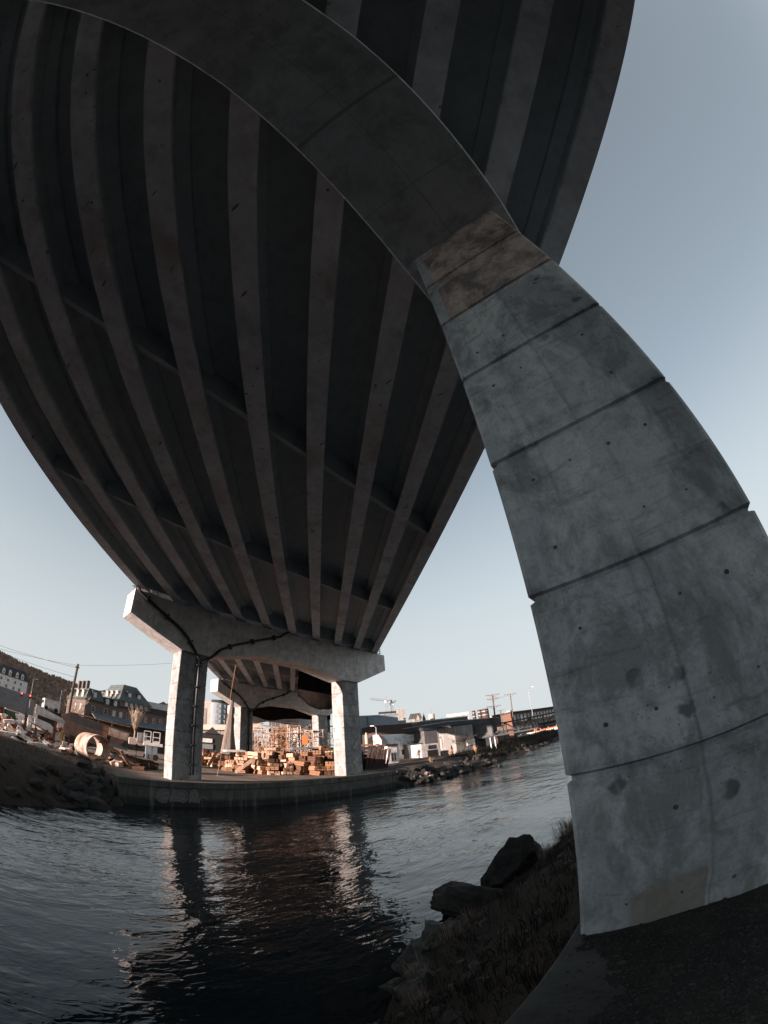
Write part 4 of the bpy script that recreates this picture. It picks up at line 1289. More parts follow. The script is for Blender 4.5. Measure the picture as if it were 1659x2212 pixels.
# ---------------------------------------------------------------- timber stacks under the bridge
def bundle_mesh(seed, w_, h_, L, mat):
    rg = random.Random(seed)
    mb = MB()
    nx_, nz_ = max(2, round(w_ / 0.42)), max(1, round(h_ / 0.3))
    for j in range(nz_):
        for i in range(nx_):
            x0, z0 = -w_ / 2 + w_ * i / nx_, h_ * j / nz_
            dy = rg.uniform(-.12, .12)
            g = 0.02
            mb.box((x0 + g, -L / 2 + dy, z0 + g * .5), (x0 + w_ / nx_ - g, L / 2 + dy, z0 + h_ / nz_ - g * .5))
    return mb
protos = []
for s, (w_, h_, L, mt) in enumerate(((1.3, .55, 2.6, 'wood_a'), (1.5, .5, 2.4, 'wood_b'), (1.1, .6, 2.8, 'wood_b'), (1.4, .45, 3.0, 'wood_a'), (1.3, .5, 2.2, 'wood_c'), (1.6, .36, 2.6, 'wood_b'), (1.2, .6, 2.4, 'wood_c'))):
    o = bundle_mesh(s, w_, h_, L, mt).build('timber_bundle', mt, bevel=0.012)
    protos.append([o, w_, h_, False])
ORD = ['first', 'second', 'third', 'fourth', 'fifth', 'sixth', 'seventh', 'eighth', 'ninth', 'tenth', 'eleventh', 'twelfth', 'thirteenth', 'fourteenth', 'fifteenth', 'sixteenth']
rg = random.Random(11)
front = [(26.5, 69.5), (28.3, 68.0), (30, 60), (31.5, 56.5), (33.2, 54.0), (35, 53.2), (38, 52.8), (41, 51.3), (46, 50)]
for row, (dd, hmax, name) in enumerate(((0, 1.75, 'front'), (3.4, 2.7, 'second'), (7.2, 3.3, 'back'))):
    az = 26.6 + row * 0.5
    k = 0
    while az < 44.9 and k < 16:
        d = interp(front, az) + dd + rg.uniform(-.5, .5)
        p = bearing(az, d)
        z = 2.05
        top = 2.05 + hmax * rg.uniform(0.62, 1.06) * (0.8 if az < 31 else 1.0)
        n_ = 0
        tw = rg.uniform(-.55, .55)
        while z < top and n_ < 9:
            if az > 39.3 and (row < 2 or rg.random() < .6):
                pr = protos[rg.choice((4, 6, 0))]
            else:
                pr = protos[rg.choice((0, 1, 2, 3, 5, 1, 0, 4))]
            o = pr[0]
            if pr[3]:
                c = o.copy()
                C.objects.link(c)
                o = c
            pr[3] = True
            o.location = (p.x + rg.uniform(-.12, .12), p.y + rg.uniform(-.12, .12), z)
            o.rotation_euler = (rg.uniform(-.05, .05), rg.uniform(-.06, .06), -R(az) + tw + rg.uniform(-.35, .35) * (1 if rg.random() < .5 else .3))
            o.scale = (rg.uniform(.8, 1.2), rg.uniform(.8, 1.15), 1)
            tag(o, 'timber bundle %s from the bottom, %s stack from left, %s row' % (ORD[n_], ORD[k], name), 'timber bundle', 'timber bundles stacked under the bridge')
            z += pr[2] + rg.uniform(0.015, 0.06)
            n_ += 1
        az += math.degrees(1.62 / d) * rg.uniform(0.92, 1.12)
        k += 1
# a few loose baulks leaning in front
for i, (az, d, tilt, L, lb) in enumerate(((32.4, 52.4, 38, 3.0, 'pale thick baulk leaning against the front row of timber stacks'), (30.2, 57.5, 20, 2.0, 'short baulk propped on the left part of the timber stacks'), (28.0, 64.2, 62, 2.6, 'upright crate of boards at the left end of the timber stacks'))):
    o = MB().box((-L / 2, -.25, -.22), (L / 2, .25, .22)).build('timber_baulk', 'wood_b', bevel=0.02)
    o.location = bearing(az, d) + Vector((0, 0, 2.2 + L / 2 * math.sin(R(tilt))))
    o.rotation_euler = (0, -R(tilt), -R(az))
    tag(o, lb, 'baulk')
# pale sheets on the back stacks
for i, (az, d, w_, z) in enumerate(((39.6, 57, 2.4, 5.3), (41.2, 58, 3.0, 5.35), (43.2, 59, 3.4, 5.2), (30.9, 63, 3.2, 4.7))):
    o = MB().box((-w_ / 2, -1.2, 0), (w_ / 2, 1.2, .09)).box((-w_ / 2 + .2, -1.0, .1), (w_ / 2 - .1, 1.1, .2)).build('board_pile', 'steel' if i != 3 else 'white')
    o.location = bearing(az, d) + Vector((0, 0, z))
    o.rotation_euler = (R(3), R(-2), -R(az) + .2)
    tag(o, ['small grey sheet pile on the timber stacks, left of the two others', 'middle grey sheet pile on the timber stacks', 'widest grey sheet pile, beside the sunlit right column', 'white sheet pile behind the left timber stacks'][i], 'sheet pile', 'flat sheets lying on the timber stacks')

# ---------------------------------------------------------------- scaffolding under the far spans
def scaffold(az, d, w_, h_, label, mat, lifts=4, rz=0):
    e = E('scaffold_tower', az, d, label, 'scaffold', 2.05, rz, 'scaffold towers under the far spans')
    for x in (0, w_):
        for y in (0, 1.6):
            MB().tube([(x, y, 0), (x, y, h_)], .06, 5).build('standard', mat, e)
    for j in range(1, lifts + 1):
        z = h_ * j / lifts - .1
        for y in (0, 1.6):
            MB().tube([(-.4, y, z), (w_ + .4, y, z)], .055, 5).build('ledger', mat, e)
            MB().tube([(0, y, z - h_ / lifts + .1), (w_, y, z)] if j % 2 else [(w_, y, z - h_ / lifts + .1), (0, y, z)], .04, 5).build('brace', mat, e)
        if j % 2 == 0:
            part('deck_board', e, 'wood_b', (-.2, .1, z + .06), (w_ + .2, 1.5, z + .12))
    return e
ns = 0
for row, (d, hh) in enumerate(((86, 8.6), (91, 9.4), (97, 9.0))):
    az = 33.3 + row * 0.4
    while az < 43.4:
        w_ = rg.uniform(1.5, 2.6)
        mt = 'scaff_o' if (36.0 < az < 37.6 and row < 2) else 'scaff'
        scaffold(az, d, w_, hh * rg.uniform(.8, 1.05), '%s scaffold tower from the left in the %s row' % (ORD[ns % 16], ['nearest', 'middle', 'farthest'][row]), mt, rg.choice((4, 5, 5)), rg.uniform(-20, 20))
        az += math.degrees(w_ / d) + rg.uniform(.15, .6)
        ns += 1
    ns = 0
e = E('falsework_arch', 36.3, 93, 'tawny arched formwork standing among the scaffolding', 'formwork', 2.05)
for k in range(4):
    MB().tube([(5.2 * math.cos(math.pi * i / 12) + 4, k * .5, 5.0 + 3.4 * math.sin(math.pi * i / 12)) for i in range(13)], .11, 5).build('rib', 'scaff_o', e)
for x in (-1.0, 1.6, 6.4, 9.0):
    MB().tube([(x, .8, 0), (x, .8, 5.6)], .14, 5).build('leg', 'scaff_o', e)
e = E('dirt_heap', 37.6, 84, 'pale rubble heap at the foot of the scaffolding', 'heap', 2.0)
mb = MB()
for j in range(9):
    for i in range(14):
        r = 3.6 * j / 8
        a = 2 * math.pi * i / 14
        mb.v.append((r * math.cos(a), r * math.sin(a) * .7, 2.6 * (1 - (j / 8) ** 1.3) + noise.noise((r * math.cos(a), r * math.sin(a), 2)) * .5))
for j in range(8):
    for i in range(14):
        mb.f.append((j * 14 + i, j * 14 + (i + 1) % 14, (j + 1) * 14 + (i + 1) % 14, (j + 1) * 14 + i))
mb.mi = [0] * len(mb.f)
mb.build('heap', 'rock_pale', e)
e = E('site_banner', 40.5, 84, 'orange safety panel hanging among the scaffolding', 'panel', 6.4)
part('panel', e, 'orange', (-.55, 0, 0), (.55, .08, 1.9))
MB().tube([(-.6, .04, 1.95), (.6, .04, 1.95)], .05, 5).build('bar', 'steel', e)

# ---------------------------------------------------------------- black tarps slung under the spans, net, rope
def tarp(pa, pb, depth_dir, ln, zt, sag, label, lip=0.0):
    mb = MB()
    pa, pb = Vector(pa), Vector(pb)
    dd = Vector(depth_dir)
    NU, NV = 24, 10
    def pt(u, v):
        base = pa.lerp(pb, u) + dd * (ln * v)
        zz = zt - sum(interp(sag, min(1, max(0, u + k_ * .03))) for k_ in (-2, -1, 0, 1, 2)) / 5 * (1 - 0.12 * v) + noise.noise((u * 6, v * 3, 1)) * .25
        return Vector((base.x, base.y, zz))
    g = [[pt(i / NU, j / NV) for i in range(NU + 1)] for j in range(NV + 1)]
    topn = [Vector((p.x, p.y, zt)) for p in g[0]]
    topf = [Vector((p.x, p.y, zt)) for p in g[-1]]
    rows = [topn] + g + [topf]
    for r_ in rows:
        mb.v += [tuple(p) for p in r_]
    W_ = NU + 1
    for j in range(len(rows) - 1):
        for i in range(NU):
            mb.f.append((j * W_ + i, j * W_ + i + 1, (j + 1) * W_ + i + 1, (j + 1) * W_ + i))
    mb.mi = [0] * len(mb.f)
    o = mb.build('debris_tarp', 'tarp', smooth=True)
    return tag(o, label, 'tarp', 'black tarps slung under the spans')
bd = Vector((math.sin(R(38.9)), math.cos(R(38.9)), 0))
tarp((45.3, 47.9, 0), (50.6, 43.3, 0), bd, 7, 17.4, [(0, 3.3), (.12, 4.2), (.28, 5.3), (.48, 6.0), (.65, 6.1), (.85, 5.8), (1, 5.3)], 'huge black tarp bulging down in front of the farther pier cap')
tarp((48.5, 70.4, 0), (73, 69.5, 0), bd, 8, 17.0, [(0, 4.4), (.2, 5.2), (.3, 5.9), (.42, 5.0), (.7, 4.7), (1, 4.6)], 'black tarp hanging low behind the farther pier cap, over the scaffolding')
e = E('debris_net', 29.3, 66, 'tall grey brown debris net hanging left of the farther pier column', 'net', 2.2)
mb = MB()
NJ = 16
rr = []
for j in range(NJ + 1):
    t = j / NJ
    hw = 0.25 + 1.25 * t ** 1.4
    cx_ = 1.25 - 0.55 * t
    ring_ = []
    for i in range(18):
        a = 2 * math.pi * i / 18
        f_ = 1 + .16 * math.sin(a * 5 + t * 2) + .1 * noise.noise((math.cos(a) * 2, math.sin(a) * 2, t * 3))
        ring_.append(Vector((cx_ + math.cos(a) * hw * f_, math.sin(a) * hw * .7 * f_, 10.6 * (1 - t))))
    rr.append(ring_)
mb.rings(rr)
mb.build('net', 'net', e, smooth=True)
pts = [(28.3, 38.3, 14.3), (27.9, 38.6, 9.6), (27.5, 38.8, 5.4), (27.1, 39.2, 2.1)]
tag(MB().tube(pts, 0.022, 6).build('hanging_rope', 'rope'), 'thin orange rope hanging from under the quay pier cap to the ground', 'rope')

# graffiti on the quay wall (child of the wall)
gmb = MB()
def stroke(pts, r=0.035):
    gmb.tube([(x, 31.712, z) for x, z in pts], r, 5)
def arcp(cx_, cz_, rx, rz_, a0_, a1_, n_=12):
    return [(cx_ + rx * math.cos(R(a0_ + (a1_ - a0_) * i / n_)), cz_ + rz_ * math.sin(R(a0_ + (a1_ - a0_) * i / n_))) for i in range(n_ + 1)]
X0, Z0 = 17.7, 0.88
stroke(arcp(X0 + .6, Z0, .65, .55, 65, 300)); stroke(arcp(X0 + .75, Z0, .32, .22, 60, 300))
stroke([(X0 + .85, Z0 + .5), (X0 + 1.1, Z0 + .35), (X0 + .78, Z0 + .2)])
stroke([(X0 + 1.05, Z0 - .5), (X0 + 1.5, Z0 + .55), (X0 + 1.8, Z0 + .2), (X0 + 1.95, Z0 + .55), (X0 + 2.1, Z0 - .5)])
stroke([(X0 + 1.3, Z0 - .1), (X0 + 1.85, Z0 - .1)]); stroke(arcp(X0 + 2.15, Z0, .5, .5, -90, 95)); stroke(arcp(X0 + 2.12, Z0, .2, .25, -90, 90))
stroke([(X0 + 2.75, Z0 - .5), (X0 + 2.95, Z0 + .45), (X0 + 3.3, Z0 + .58), (X0 + 3.55, Z0 + .3), (X0 + 3.7, Z0 - .55)]); stroke([(X0 + 3.0, Z0), (X0 + 3.2, Z0 + .25), (X0 + 3.35, Z0 - .3), (X0 + 3.0, Z0)])
stroke(arcp(X0 + 4.05, Z0 - .3, .35, .3, 20, 190), .025)
gm = simple('graffiti_paint', (0.26, 0.265, 0.26), None, 6)
gmb.build('graffiti', gm, q)
gmb = MB()
fillm = simple('graffiti_fill', (0.15, 0.152, 0.148), (0.12, 0.12, 0.117), 5)
for pts in (arcp(X0 + .6, Z0, .58, .48, 0, 360, 14)[:-1], [(X0 + 1.1, Z0 - .45), (X0 + 1.5, Z0 + .5), (X0 + 1.95, Z0 + .5), (X0 + 2.5, Z0 + .2), (X0 + 2.5, Z0 - .3), (X0 + 2.1, Z0 - .45)], [(X0 + 2.8, Z0 - .45), (X0 + 2.98, Z0 + .4), (X0 + 3.3, Z0 + .53), (X0 + 3.5, Z0 + .3), (X0 + 3.62, Z0 - .5)]):
    gmb.add([(x, 31.716, z) for x, z in pts], [tuple(range(len(pts)))])
gmb.build('graffiti', fillm, q)

# ---------------------------------------------------------------- left yard: pipe, rusty hull, portals, slabs, posts
M['pipe_conc'] = simple('stained_pipe_concrete', (0.42, 0.33, 0.28), (0.20, 0.13, 0.10), 1.1, 0.9, bump=0.4)
e = E('concrete_pipe', 12.95, 45.2, 'big ribbed concrete pipe ring lying on its side at the water end of the yard', 'pipe', 2.0, 30)
mb = MB()
NN = 28
def circ(rad, y):
    return [Vector((rad * math.cos(2 * math.pi * i / NN), y, 1.4 + rad * math.sin(2 * math.pi * i / NN))) for i in range(NN)]
prof = [(1.46, 0), (1.46, .75), (1.42, .8), (1.42, .9), (1.46, .95), (1.46, 1.7), (1.42, 1.75), (1.42, 1.85), (1.46, 1.9), (1.46, 2.7), (1.33, 2.7), (1.33, 2.1), (1.29, 2.05), (1.33, 2.0), (1.33, 1.4), (1.29, 1.35), (1.33, 1.3), (1.33, .7), (1.29, .65), (1.33, .6), (1.33, 0)]
rr = [circ(a, b) for a, b in prof]
vs = [q_ for g_ in rr for q_ in g_]
fs = []
for i in range(len(rr)):
    j = (i + 1) % len(rr)
    for k in range(NN):
        fs.append((i * NN + k, i * NN + (k + 1) % NN, j * NN + (k + 1) % NN, j * NN + k))
mb.add(vs, fs)
mb.build('ring', 'pipe_conc', e)
for k in range(3):
    MB().box((-0.8, .3 + k * .6, .42), (.8, .55 + k * .6, .62 + .03 * k)).build('timber_chock', 'wood_b', e)

e = E('steel_hull', 8.6, 60, 'long rusty steel hull section with a dark upper band and pale patch', 'steel hull', 2.0, -9)
L = 8.6
MB().prism([(0, 0.4), (L - 1.3, 2.0), (L, 4.0), (L, 4.35), (0, 5.0), (-1.2, 4.4)], lambda a, b: (a, 0, b), lambda a, b: (a, 3.0, b)).build('plating', 'rust_dark', e, bevel=0.04)
MB().prism([(0, 3.9), (4.7, 3.55), (4.7, 4.5), (0, 4.85)], lambda a, b: (a, -.05, b), lambda a, b: (a, -.003, b)).build('dark_band', 'black_steel', e)
MB().prism([(5.5, 3.3), (8.2, 3.1), (8.4, 4.1), (5.5, 4.4)], lambda a, b: (a, -.05, b), lambda a, b: (a, -.003, b)).build('pale_patch', 'rust_pale', e)
MB().prism([(4.75, 2.2), (5.45, 2.3), (5.45, 4.4), (4.75, 4.5)], lambda a, b: (a, -.06, b), lambda a, b: (a, -.003, b)).build('rust_patch', 'rust', e)
part('deck_edge', e, 'wood_a', (0, -.2, 5.0), (L - .2, 3.1, 5.12))
e.rotation_euler = (0, R(3), e.rotation_euler[2])

e = E('precast_portal', 4.2, 58, 'big white angled precast portal frame in the left yard', 'precast frame', 3.0, -4)
MB().prism([(0, 3.85), (3.6, 2.9), (4.1, 2.6), (3.5, -.2), (2.9, -.2), (3.15, 2.2), (2.8, 2.35), (0, 2.6)], lambda a, b: (a, 0, b), lambda a, b: (a, .9, b)).build('frame', 'panel_white', e, bevel=0.03)
MB().prism([(0, 3.0), (3.3, 2.35), (3.3, 2.5), (0, 3.2)], lambda a, b: (a, -.12, b), lambda a, b: (a, -.003, b)).build('lip', 'panel_white', e)
e = E('white_hopper', 4.25, 56, 'white cut-cornered steel hopper inside the portal frame', 'hopper', 3.2, -4)
MB().prism([(0, 1.9), (2.0, 1.6), (2.5, 1.2), (2.3, .45), (0, 1.15)], lambda a, b: (a, 0, b), lambda a, b: (a, 1.2, b)).build('body', 'white', e, bevel=0.03)
MB().prism([(0, 1.0), (2.3, .3), (2.3, .44), (0, 1.14)], lambda a, b: (a, -.1, b), lambda a, b: (a, -.003, b)).build('rim', 'rust', e)
for x in (.1, 2.1):
    part('leg', e, 'rust', (x, .5, -1.4), (x + .14, .64, 1.0 if x < 1 else .4))
for i, (az, d, z, h_, lb) in enumerate(((3.05, 55, 1.8, 3.4, 'rusty steel post standing farthest left in the yard'), (4.55, 55, 1.8, 2.1, 'short rusty post below the white hopper, left one'), (6.05, 54.8, 2.0, 2.0, 'short rusty post below the white hopper, right one'),
        (7.0, 54.8, 2.0, 3.2, 'rusty steel post under the corner of the portal frame'), (8.0, 54, 2.2, 2.2, 'yellow brown post right beside the big utility pole'), (9.0, 55, 2.2, 1.4, 'stub post between the utility pole and the concrete pipe'))):
    e = E('steel_post', az, d, lb, 'post', z, 0, 'rusty posts in the left yard')
    part('web', e, 'yellow' if i == 4 else 'rust', (-.04, -.12, 0), (.04, .12, h_))
    part('flange', e, 'yellow' if i == 4 else 'rust', (-.14, -.16, 0), (.14, -.121, h_))
    part('flange', e, 'yellow' if i == 4 else 'rust', (-.14, .121, 0), (.14, .16, h_))
slabs = [(0.7, 52.5, 2.35, 2.6, .35, -8, 'white slab lying flat at the left edge of the yard'), (1.6, 53.5, 2.75, 2.2, .3, 5, 'white slab propped on another at the left edge'), (3.2, 52.3, 2.5, 2.0, .45, 14, 'pale broken slab right of the flat white ones'),
         (4.3, 52, 2.1, 1.3, .3, -12, 'small pale slab below the short posts'), (2.1, 52, 1.95, 1.0, .35, 20, 'small white block low on the bank at left'), (5.6, 53.4, 2.1, 1.4, .3, 8, 'pale slab on the ground beneath the portal'),
         (2.7, 55, 3.1, 1.2, .5, 30, 'tilted pale slab behind the flat white ones'), (0.9, 58, 3.6, .5, 1.5, 76, 'upright white panel beside the green container')]
for az, d, z, w_, t_, tilt, lb in slabs:
    e = E('concrete_slab', az, d, lb, 'slab', z, rnd.uniform(-14, 14), 'pale slabs dumped in the left yard')
    mt = Matrix.Rotation(R(tilt), 4, 'Y')
    MB().box((-w_ / 2, -.6, -t_ / 2), (w_ / 2, .6, t_ / 2), 0, mt).build('slab', 'panel_white', e, bevel=0.04)
    MB().box((-w_ / 2 * .9, -.62, -t_ / 2 * .5), (-w_ / 2 * .6, -.6, t_ / 2 * .2), 0, mt).build('lifting_eye', 'rust', e)
rj = random.Random(77)
ZONE = [('behind the short rusty posts', 2.6, 7.8, 54, 61, 2.2, 4.3, 62), ('at the left edge of the yard', -1.0, 2.8, 53, 62, 2.3, 4.3, 40), ('between the utility pole and the concrete pipe', 8.0, 10.8, 47, 57, 2.0, 3.0, 22), ('right of the concrete pipe', 14.6, 20.0, 44, 58, 2.0, 3.1, 34)]
for zn, a0_, a1_, d0_, d1_, z0_, z1_, cnt in ZONE:
    made = []
    for k in range(cnt):
        az, d = rj.uniform(a0_, a1_), rj.uniform(d0_, d1_)
        w_, t_, dp = rj.uniform(.4, 1.9), rj.uniform(.12, .55), rj.uniform(.3, .9)
        mt = rj.choice(('panel_white', 'panel_white', 'panel_white', 'rust', 'rust_dark', 'wood_a') if az < 11 else ('rust_dark', 'rust_dark', 'wood_c', 'black_steel', 'wood_a', 'steel'))
        mb = MB().box((-w_ / 2, -dp / 2, -t_ / 2), (w_ / 2, dp / 2, t_ / 2))
        if rj.random() < .5:
            mb.box((-w_ / 2, -dp / 2, t_ / 2), (-w_ / 2 + .12, dp / 2, t_ / 2 + .2)).box((w_ / 2 - .12, -dp / 2, t_ / 2), (w_ / 2, dp / 2, t_ / 2 + .2))
        o = mb.build('scrap_piece', mt, bevel=0.02)
        o.location = bearing(az, d) + Vector((0, 0, rj.uniform(z0_, z1_) if d > (d0_ + d1_) / 2 else z0_ + .1))
        o.rotation_euler = (rj.uniform(-.35, .35), rj.uniform(-.6, .6), rj.uniform(0, 3.1))
        made.append((az, mt, o))
        tag(o, {'panel_white': 'pale', 'rust': 'rust orange', 'rust_dark': 'dark rusty', 'wood_a': 'brown wooden', 'wood_c': 'dark wooden', 'black_steel': 'blackened', 'steel': 'grey'}[mt] + ' scrap piece in the jumble ' + zn, 'scrap', 'scrap heaped ' + zn)
    seen_ = {}
    for az, mt, o in sorted(made, key=lambda q_: q_[0]):
        k = seen_.get(mt, 0)
        seen_[mt] = k + 1
        o['label'] = '%s %s, %s from left' % (ORD[min(k, 15)], o['label'].replace(' in the jumble', ''), ORD[min(k, 15)]) if False else o['label'].replace('scrap piece in the jumble', 'scrap, %s such from left,' % (ORD[k] if k < 16 else '%d%s' % (k + 1, 'th' if 10 < (k + 1) % 100 < 14 else {1: 'st', 2: 'nd', 3: 'rd'}.get((k + 1) % 10, 'th'))))
for i, (az, d, z, h_, w_, lb) in enumerate(((2.55, 60, 3.2, 1.9, .8, 'stack of pale blocks right of the green container'), (2.0, 62, 3.9, 1.0, .6, 'small pale block stack on top of the green container'), (3.55, 58, 3.3, 1.6, .5, 'upright white panel left of the white hopper'), (3.9, 63, 4.4, .8, 1.0, 'pale block lying above the portal frame'))):
    e = E('block_stack', az, d, lb, 'block stack', z, rnd.uniform(-15, 15), 'pale blocks stacked in the left yard')
    k = 3
    for j in range(k):
        part('block', e, 'panel_white', (-w_ / 2 + rnd.uniform(-.08, .08), -.4, h_ * j / k), (w_ / 2, .4, h_ * (j + 1) / k - .03), 0.02)
for az, w_, mt, lb in ((0.35, 2.2, 'green', 'dull green open container in the left yard'), (-2.2, 2.4, 'red', 'dark red container cut by the left edge of the picture')):
    e = E('container', az, 62, lb, 'container', 3.0, 6, 'containers in the left yard')
    part('box', e, mt, (0, 0, 0), (w_, 2.2, 2.0), 0.03)
    part('rim', e, 'cream' if mt == 'green' else 'rust', (-.1, -.1, 2.002), (w_ + .1, 2.3, 2.15))
    for k in range(5):
        part('rib', e, mt, (.15 + k * w_ / 5, -.06, .1), (.3 + k * w_ / 5, -.003, 1.9))
for i, (az, d, z, L_, tilt, yaw, mt, lb) in enumerate(((16.7, 43.5, 2.8, 2.2, 55, 10, 'wood_a', 'single plank leaning steeply right of the pipe'), (16.0, 45, 3.3, 3.4, 22, 5, 'wood_a', 'long beam sloping over the scrap right of the pipe'),
        (18.6, 44.5, 3.0, 3.6, 8, 12, 'rust_dark', 'dark steel beam lying toward the left column'), (17.6, 44, 2.4, 3.2, -10, -8, 'rust_dark', 'dark beam low on the ground left of the column'), (19.3, 46, 2.6, 2.6, 14, 20, 'wood_c', 'brown beam close to the left column'),
        (14.8, 46.5, 4.0, 3.0, 6, 0, 'steel', 'pale plank bridging the scrap above the pipe'), (18.2, 42.5, 2.25, 1.1, 0, 0, 'wood_a', 'short brown wooden box at the foot of the scrap heap'))):
    e = E('scrap_beam', az, d, lb, 'beam', z, yaw, 'beams in the scrap heap')
    mt_ = Matrix.Rotation(R(tilt), 4, 'Y')
    MB().box((-L_ / 2, -.12, -.14), (L_ / 2, .12, .14), 0, mt_).build('beam', mt, e)
    MB().box((L_ / 2 + .001, -.16, -.18), (L_ / 2 + .06, .16, .18), 0, mt_).build('end_plate', mt, e)
rb = random.Random(21)
for i, (az, d, s) in enumerate(((15.4, 44.2, .75), (15.9, 43.9, .6), (14.9, 43.4, .5), (15.7, 43.0, .45))):
    mb = MB()
    v0 = []
    for k in range(8):
        v0.append(Vector((rb.uniform(.7, 1) * (1 if k & 1 else -1), rb.uniform(.7, 1) * (1 if k & 2 else -1), rb.uniform(.5, 1) * (1 if k & 4 else -1))) * s * .6)
    mb.add(v0, [(0, 2, 3, 1), (4, 5, 7, 6), (0, 1, 5, 4), (2, 6, 7, 3), (0, 4, 6, 2), (1, 3, 7, 5)])
    o = mb.build('concrete_chunk', 'rock_pale', bevel=0.03)
    o.location = bearing(az, d) + Vector((0, 0, 2.3))
    o.rotation_euler = (rb.uniform(-.4, .4), rb.uniform(-.4, .4), rb.uniform(0, 3))
    tag(o, ['largest pale concrete chunk just right of the pipe', 'pale concrete chunk second from the pipe', 'low pale chunk in front of the pipe mouth', 'smallest pale chunk near the bank edge'][i], 'concrete chunk', 'broken concrete beside the pipe')

# white basket lifts
for k, (az, lb) in enumerate(((18.75, 'white two-tier basket frame, left of the pair'), (19.95, 'white two-tier basket frame, right of the pair'))):
    e = E('basket_frame', az, 72, lb, 'basket frame', 4.85, 0, 'white basket frames')
    for x in (0, 1.15):
        for y in (0, .9):
            part('post', e, 'white', (x, y, 0), (x + .1, y + .1, 1.85))
    for j, z in enumerate((0, .9, 1.8)):
        part('rail', e, 'white', (.1, 0, z), (1.15, .1, z + .1))
        part('rail', e, 'white', (.1, .9, z), (1.15, 1.0, z + .1))
    part('tray', e, 'glass_lit', (.05, .05, .1), (1.2, .95, .35))
e = E('flatbed_truck', 18.9, 70, 'white flatbed lorry chassis carrying the basket frames', 'truck', 2.0, 0)
part('bed', e, 'white', (-.2, -.2, 2.3), (3.0, 2.0, 2.8), 0.05)
part('cab', e, 'blue_clad', (.2, -.1, .7), (2.2, 1.9, 2.29), 0.06)
for x in (.4, 1.9):
    MB().tube([(x, -.3, .5), (x, 0, .5)], .5, 14).build('wheel', 'tyre', e)
e = E('tan_truck', 17.0, 75, 'tan tarpaulined trailer behind the rusty hull', 'trailer', 3.4, 0)
part('cover', e, 'beige', (-.3, 0, .6), (3.4, 2.2, 1.9), 0.12)
part('chassis', e, 'black_steel', (0, .1, .3), (3.2, 2.0, .59))
for x in (.6, 2.5):
    MB().tube([(x, -.1, .3), (x, .2, .3)], .4, 12).build('wheel', 'tyre', e)
e = E('grey_crate', 17.9, 74, 'pair of pale grey framed crates left of the basket frames', 'crate', 4.7, 0)
part('body', e, 'steel', (0, 0, 0), (1.7, 1.2, 1.6), .02)
for x in (.05, .9):
    part('panel', e, 'grey_conc', (x, -.04, .15), (x + .7, -.003, 1.4))
e = E('white_bollard', 20.0, 62, 'thin white marker post left of the sunlit column', 'post', 2.2, 0)
MB().tube([(0, 0, 0), (0, 0, 2.0)], .13, 8).build('post', 'white', e)
MB().tube([(0, 0, 2.0), (0, 0, 2.1)], .16, 8).build('cap', 'steel', e)
e = E('diamond_sign', 17.9, 60, 'small dark diamond sign on a thin post', 'sign', 2.2, 0)
MB().tube([(0, 0, 0), (0, 0, 2.0)], .04, 6).build('post', 'black_steel', e)
MB().prism([(0, 1.6), (.32, 1.95), (0, 2.3), (-.32, 1.95)], lambda a, b: (a, -.08, b), lambda a, b: (a, -.05, b)).build('plate', 'rust_dark', e)
# sloping car park, signals, lamps, far van
mb = MB()
for i in range(13):
    for j in range(9):
        az, d = -9 + i * 1.0, 96 + j * 16
        p = bearing(az, d)
        mb.v.append((p.x, p.y, height(p.x, p.y) + 0.35))
for i in range(12):
    for j in range(8):
        mb.f.append((i * 9 + j, i * 9 + j + 1, (i + 1) * 9 + j + 1, (i + 1) * 9 + j))
mb.mi = [0] * len(mb.f)
tag(mb.build('road', 'asphalt'), kind='structure')
e = E('traffic_signal', 5.35, 110, 'curved mast arm carrying two traffic signals lit red', 'traffic light', 2.4, 0)
MB().tube([(0, 0, 0), (0, 0, 6.0), (-.5, 0, 7.0), (-1.9, 0, 7.5), (-6.2, 0, 7.6)], .1, 7).build('mast', 'steel', e)
for x in (-6.2, -4.0):
    s_ = MB().box((x - .18, -.15, 6.75), (x + .18, .15, 7.85)).build('signal_head', 'black_steel', e)
    MB().tube([(x, -.16, 7.55), (x, -.19, 7.55)], .17, 10).build('lamp', 'red_lamp', s_)
for az, d, top, lb in ((3.35, 150, 17.4, 'street lamp on the sloping road, left of the bare bushes'), (7.3, 150, 16.5, 'thin lamp post right of the other on the sloping road')):
    street_lamp(az, d, top, lb, 1.3, 1, height(*bearing(az, d).xy), 'steel', 'street lamps on the sloping road')
e = E('white_van', 5.2, 76, 'white box van parked above the portal frame', 'van', 6.9, 10)
part('body', e, 'panel_white', (0, 0, .3), (3.0, 2.0, 1.9), 0.08)
part('windscreen', e, 'glass', (-.02, .2, 1.0), (0.0, 1.8, 1.6))
for x in (.5, 2.3):
    MB().tube([(x, -.05, .35), (x, .2, .35)], .33, 12).build('wheel', 'tyre', e)
part('mound', e, 'ground', (-1, -1, -4.5), (5, 4, 0.0))

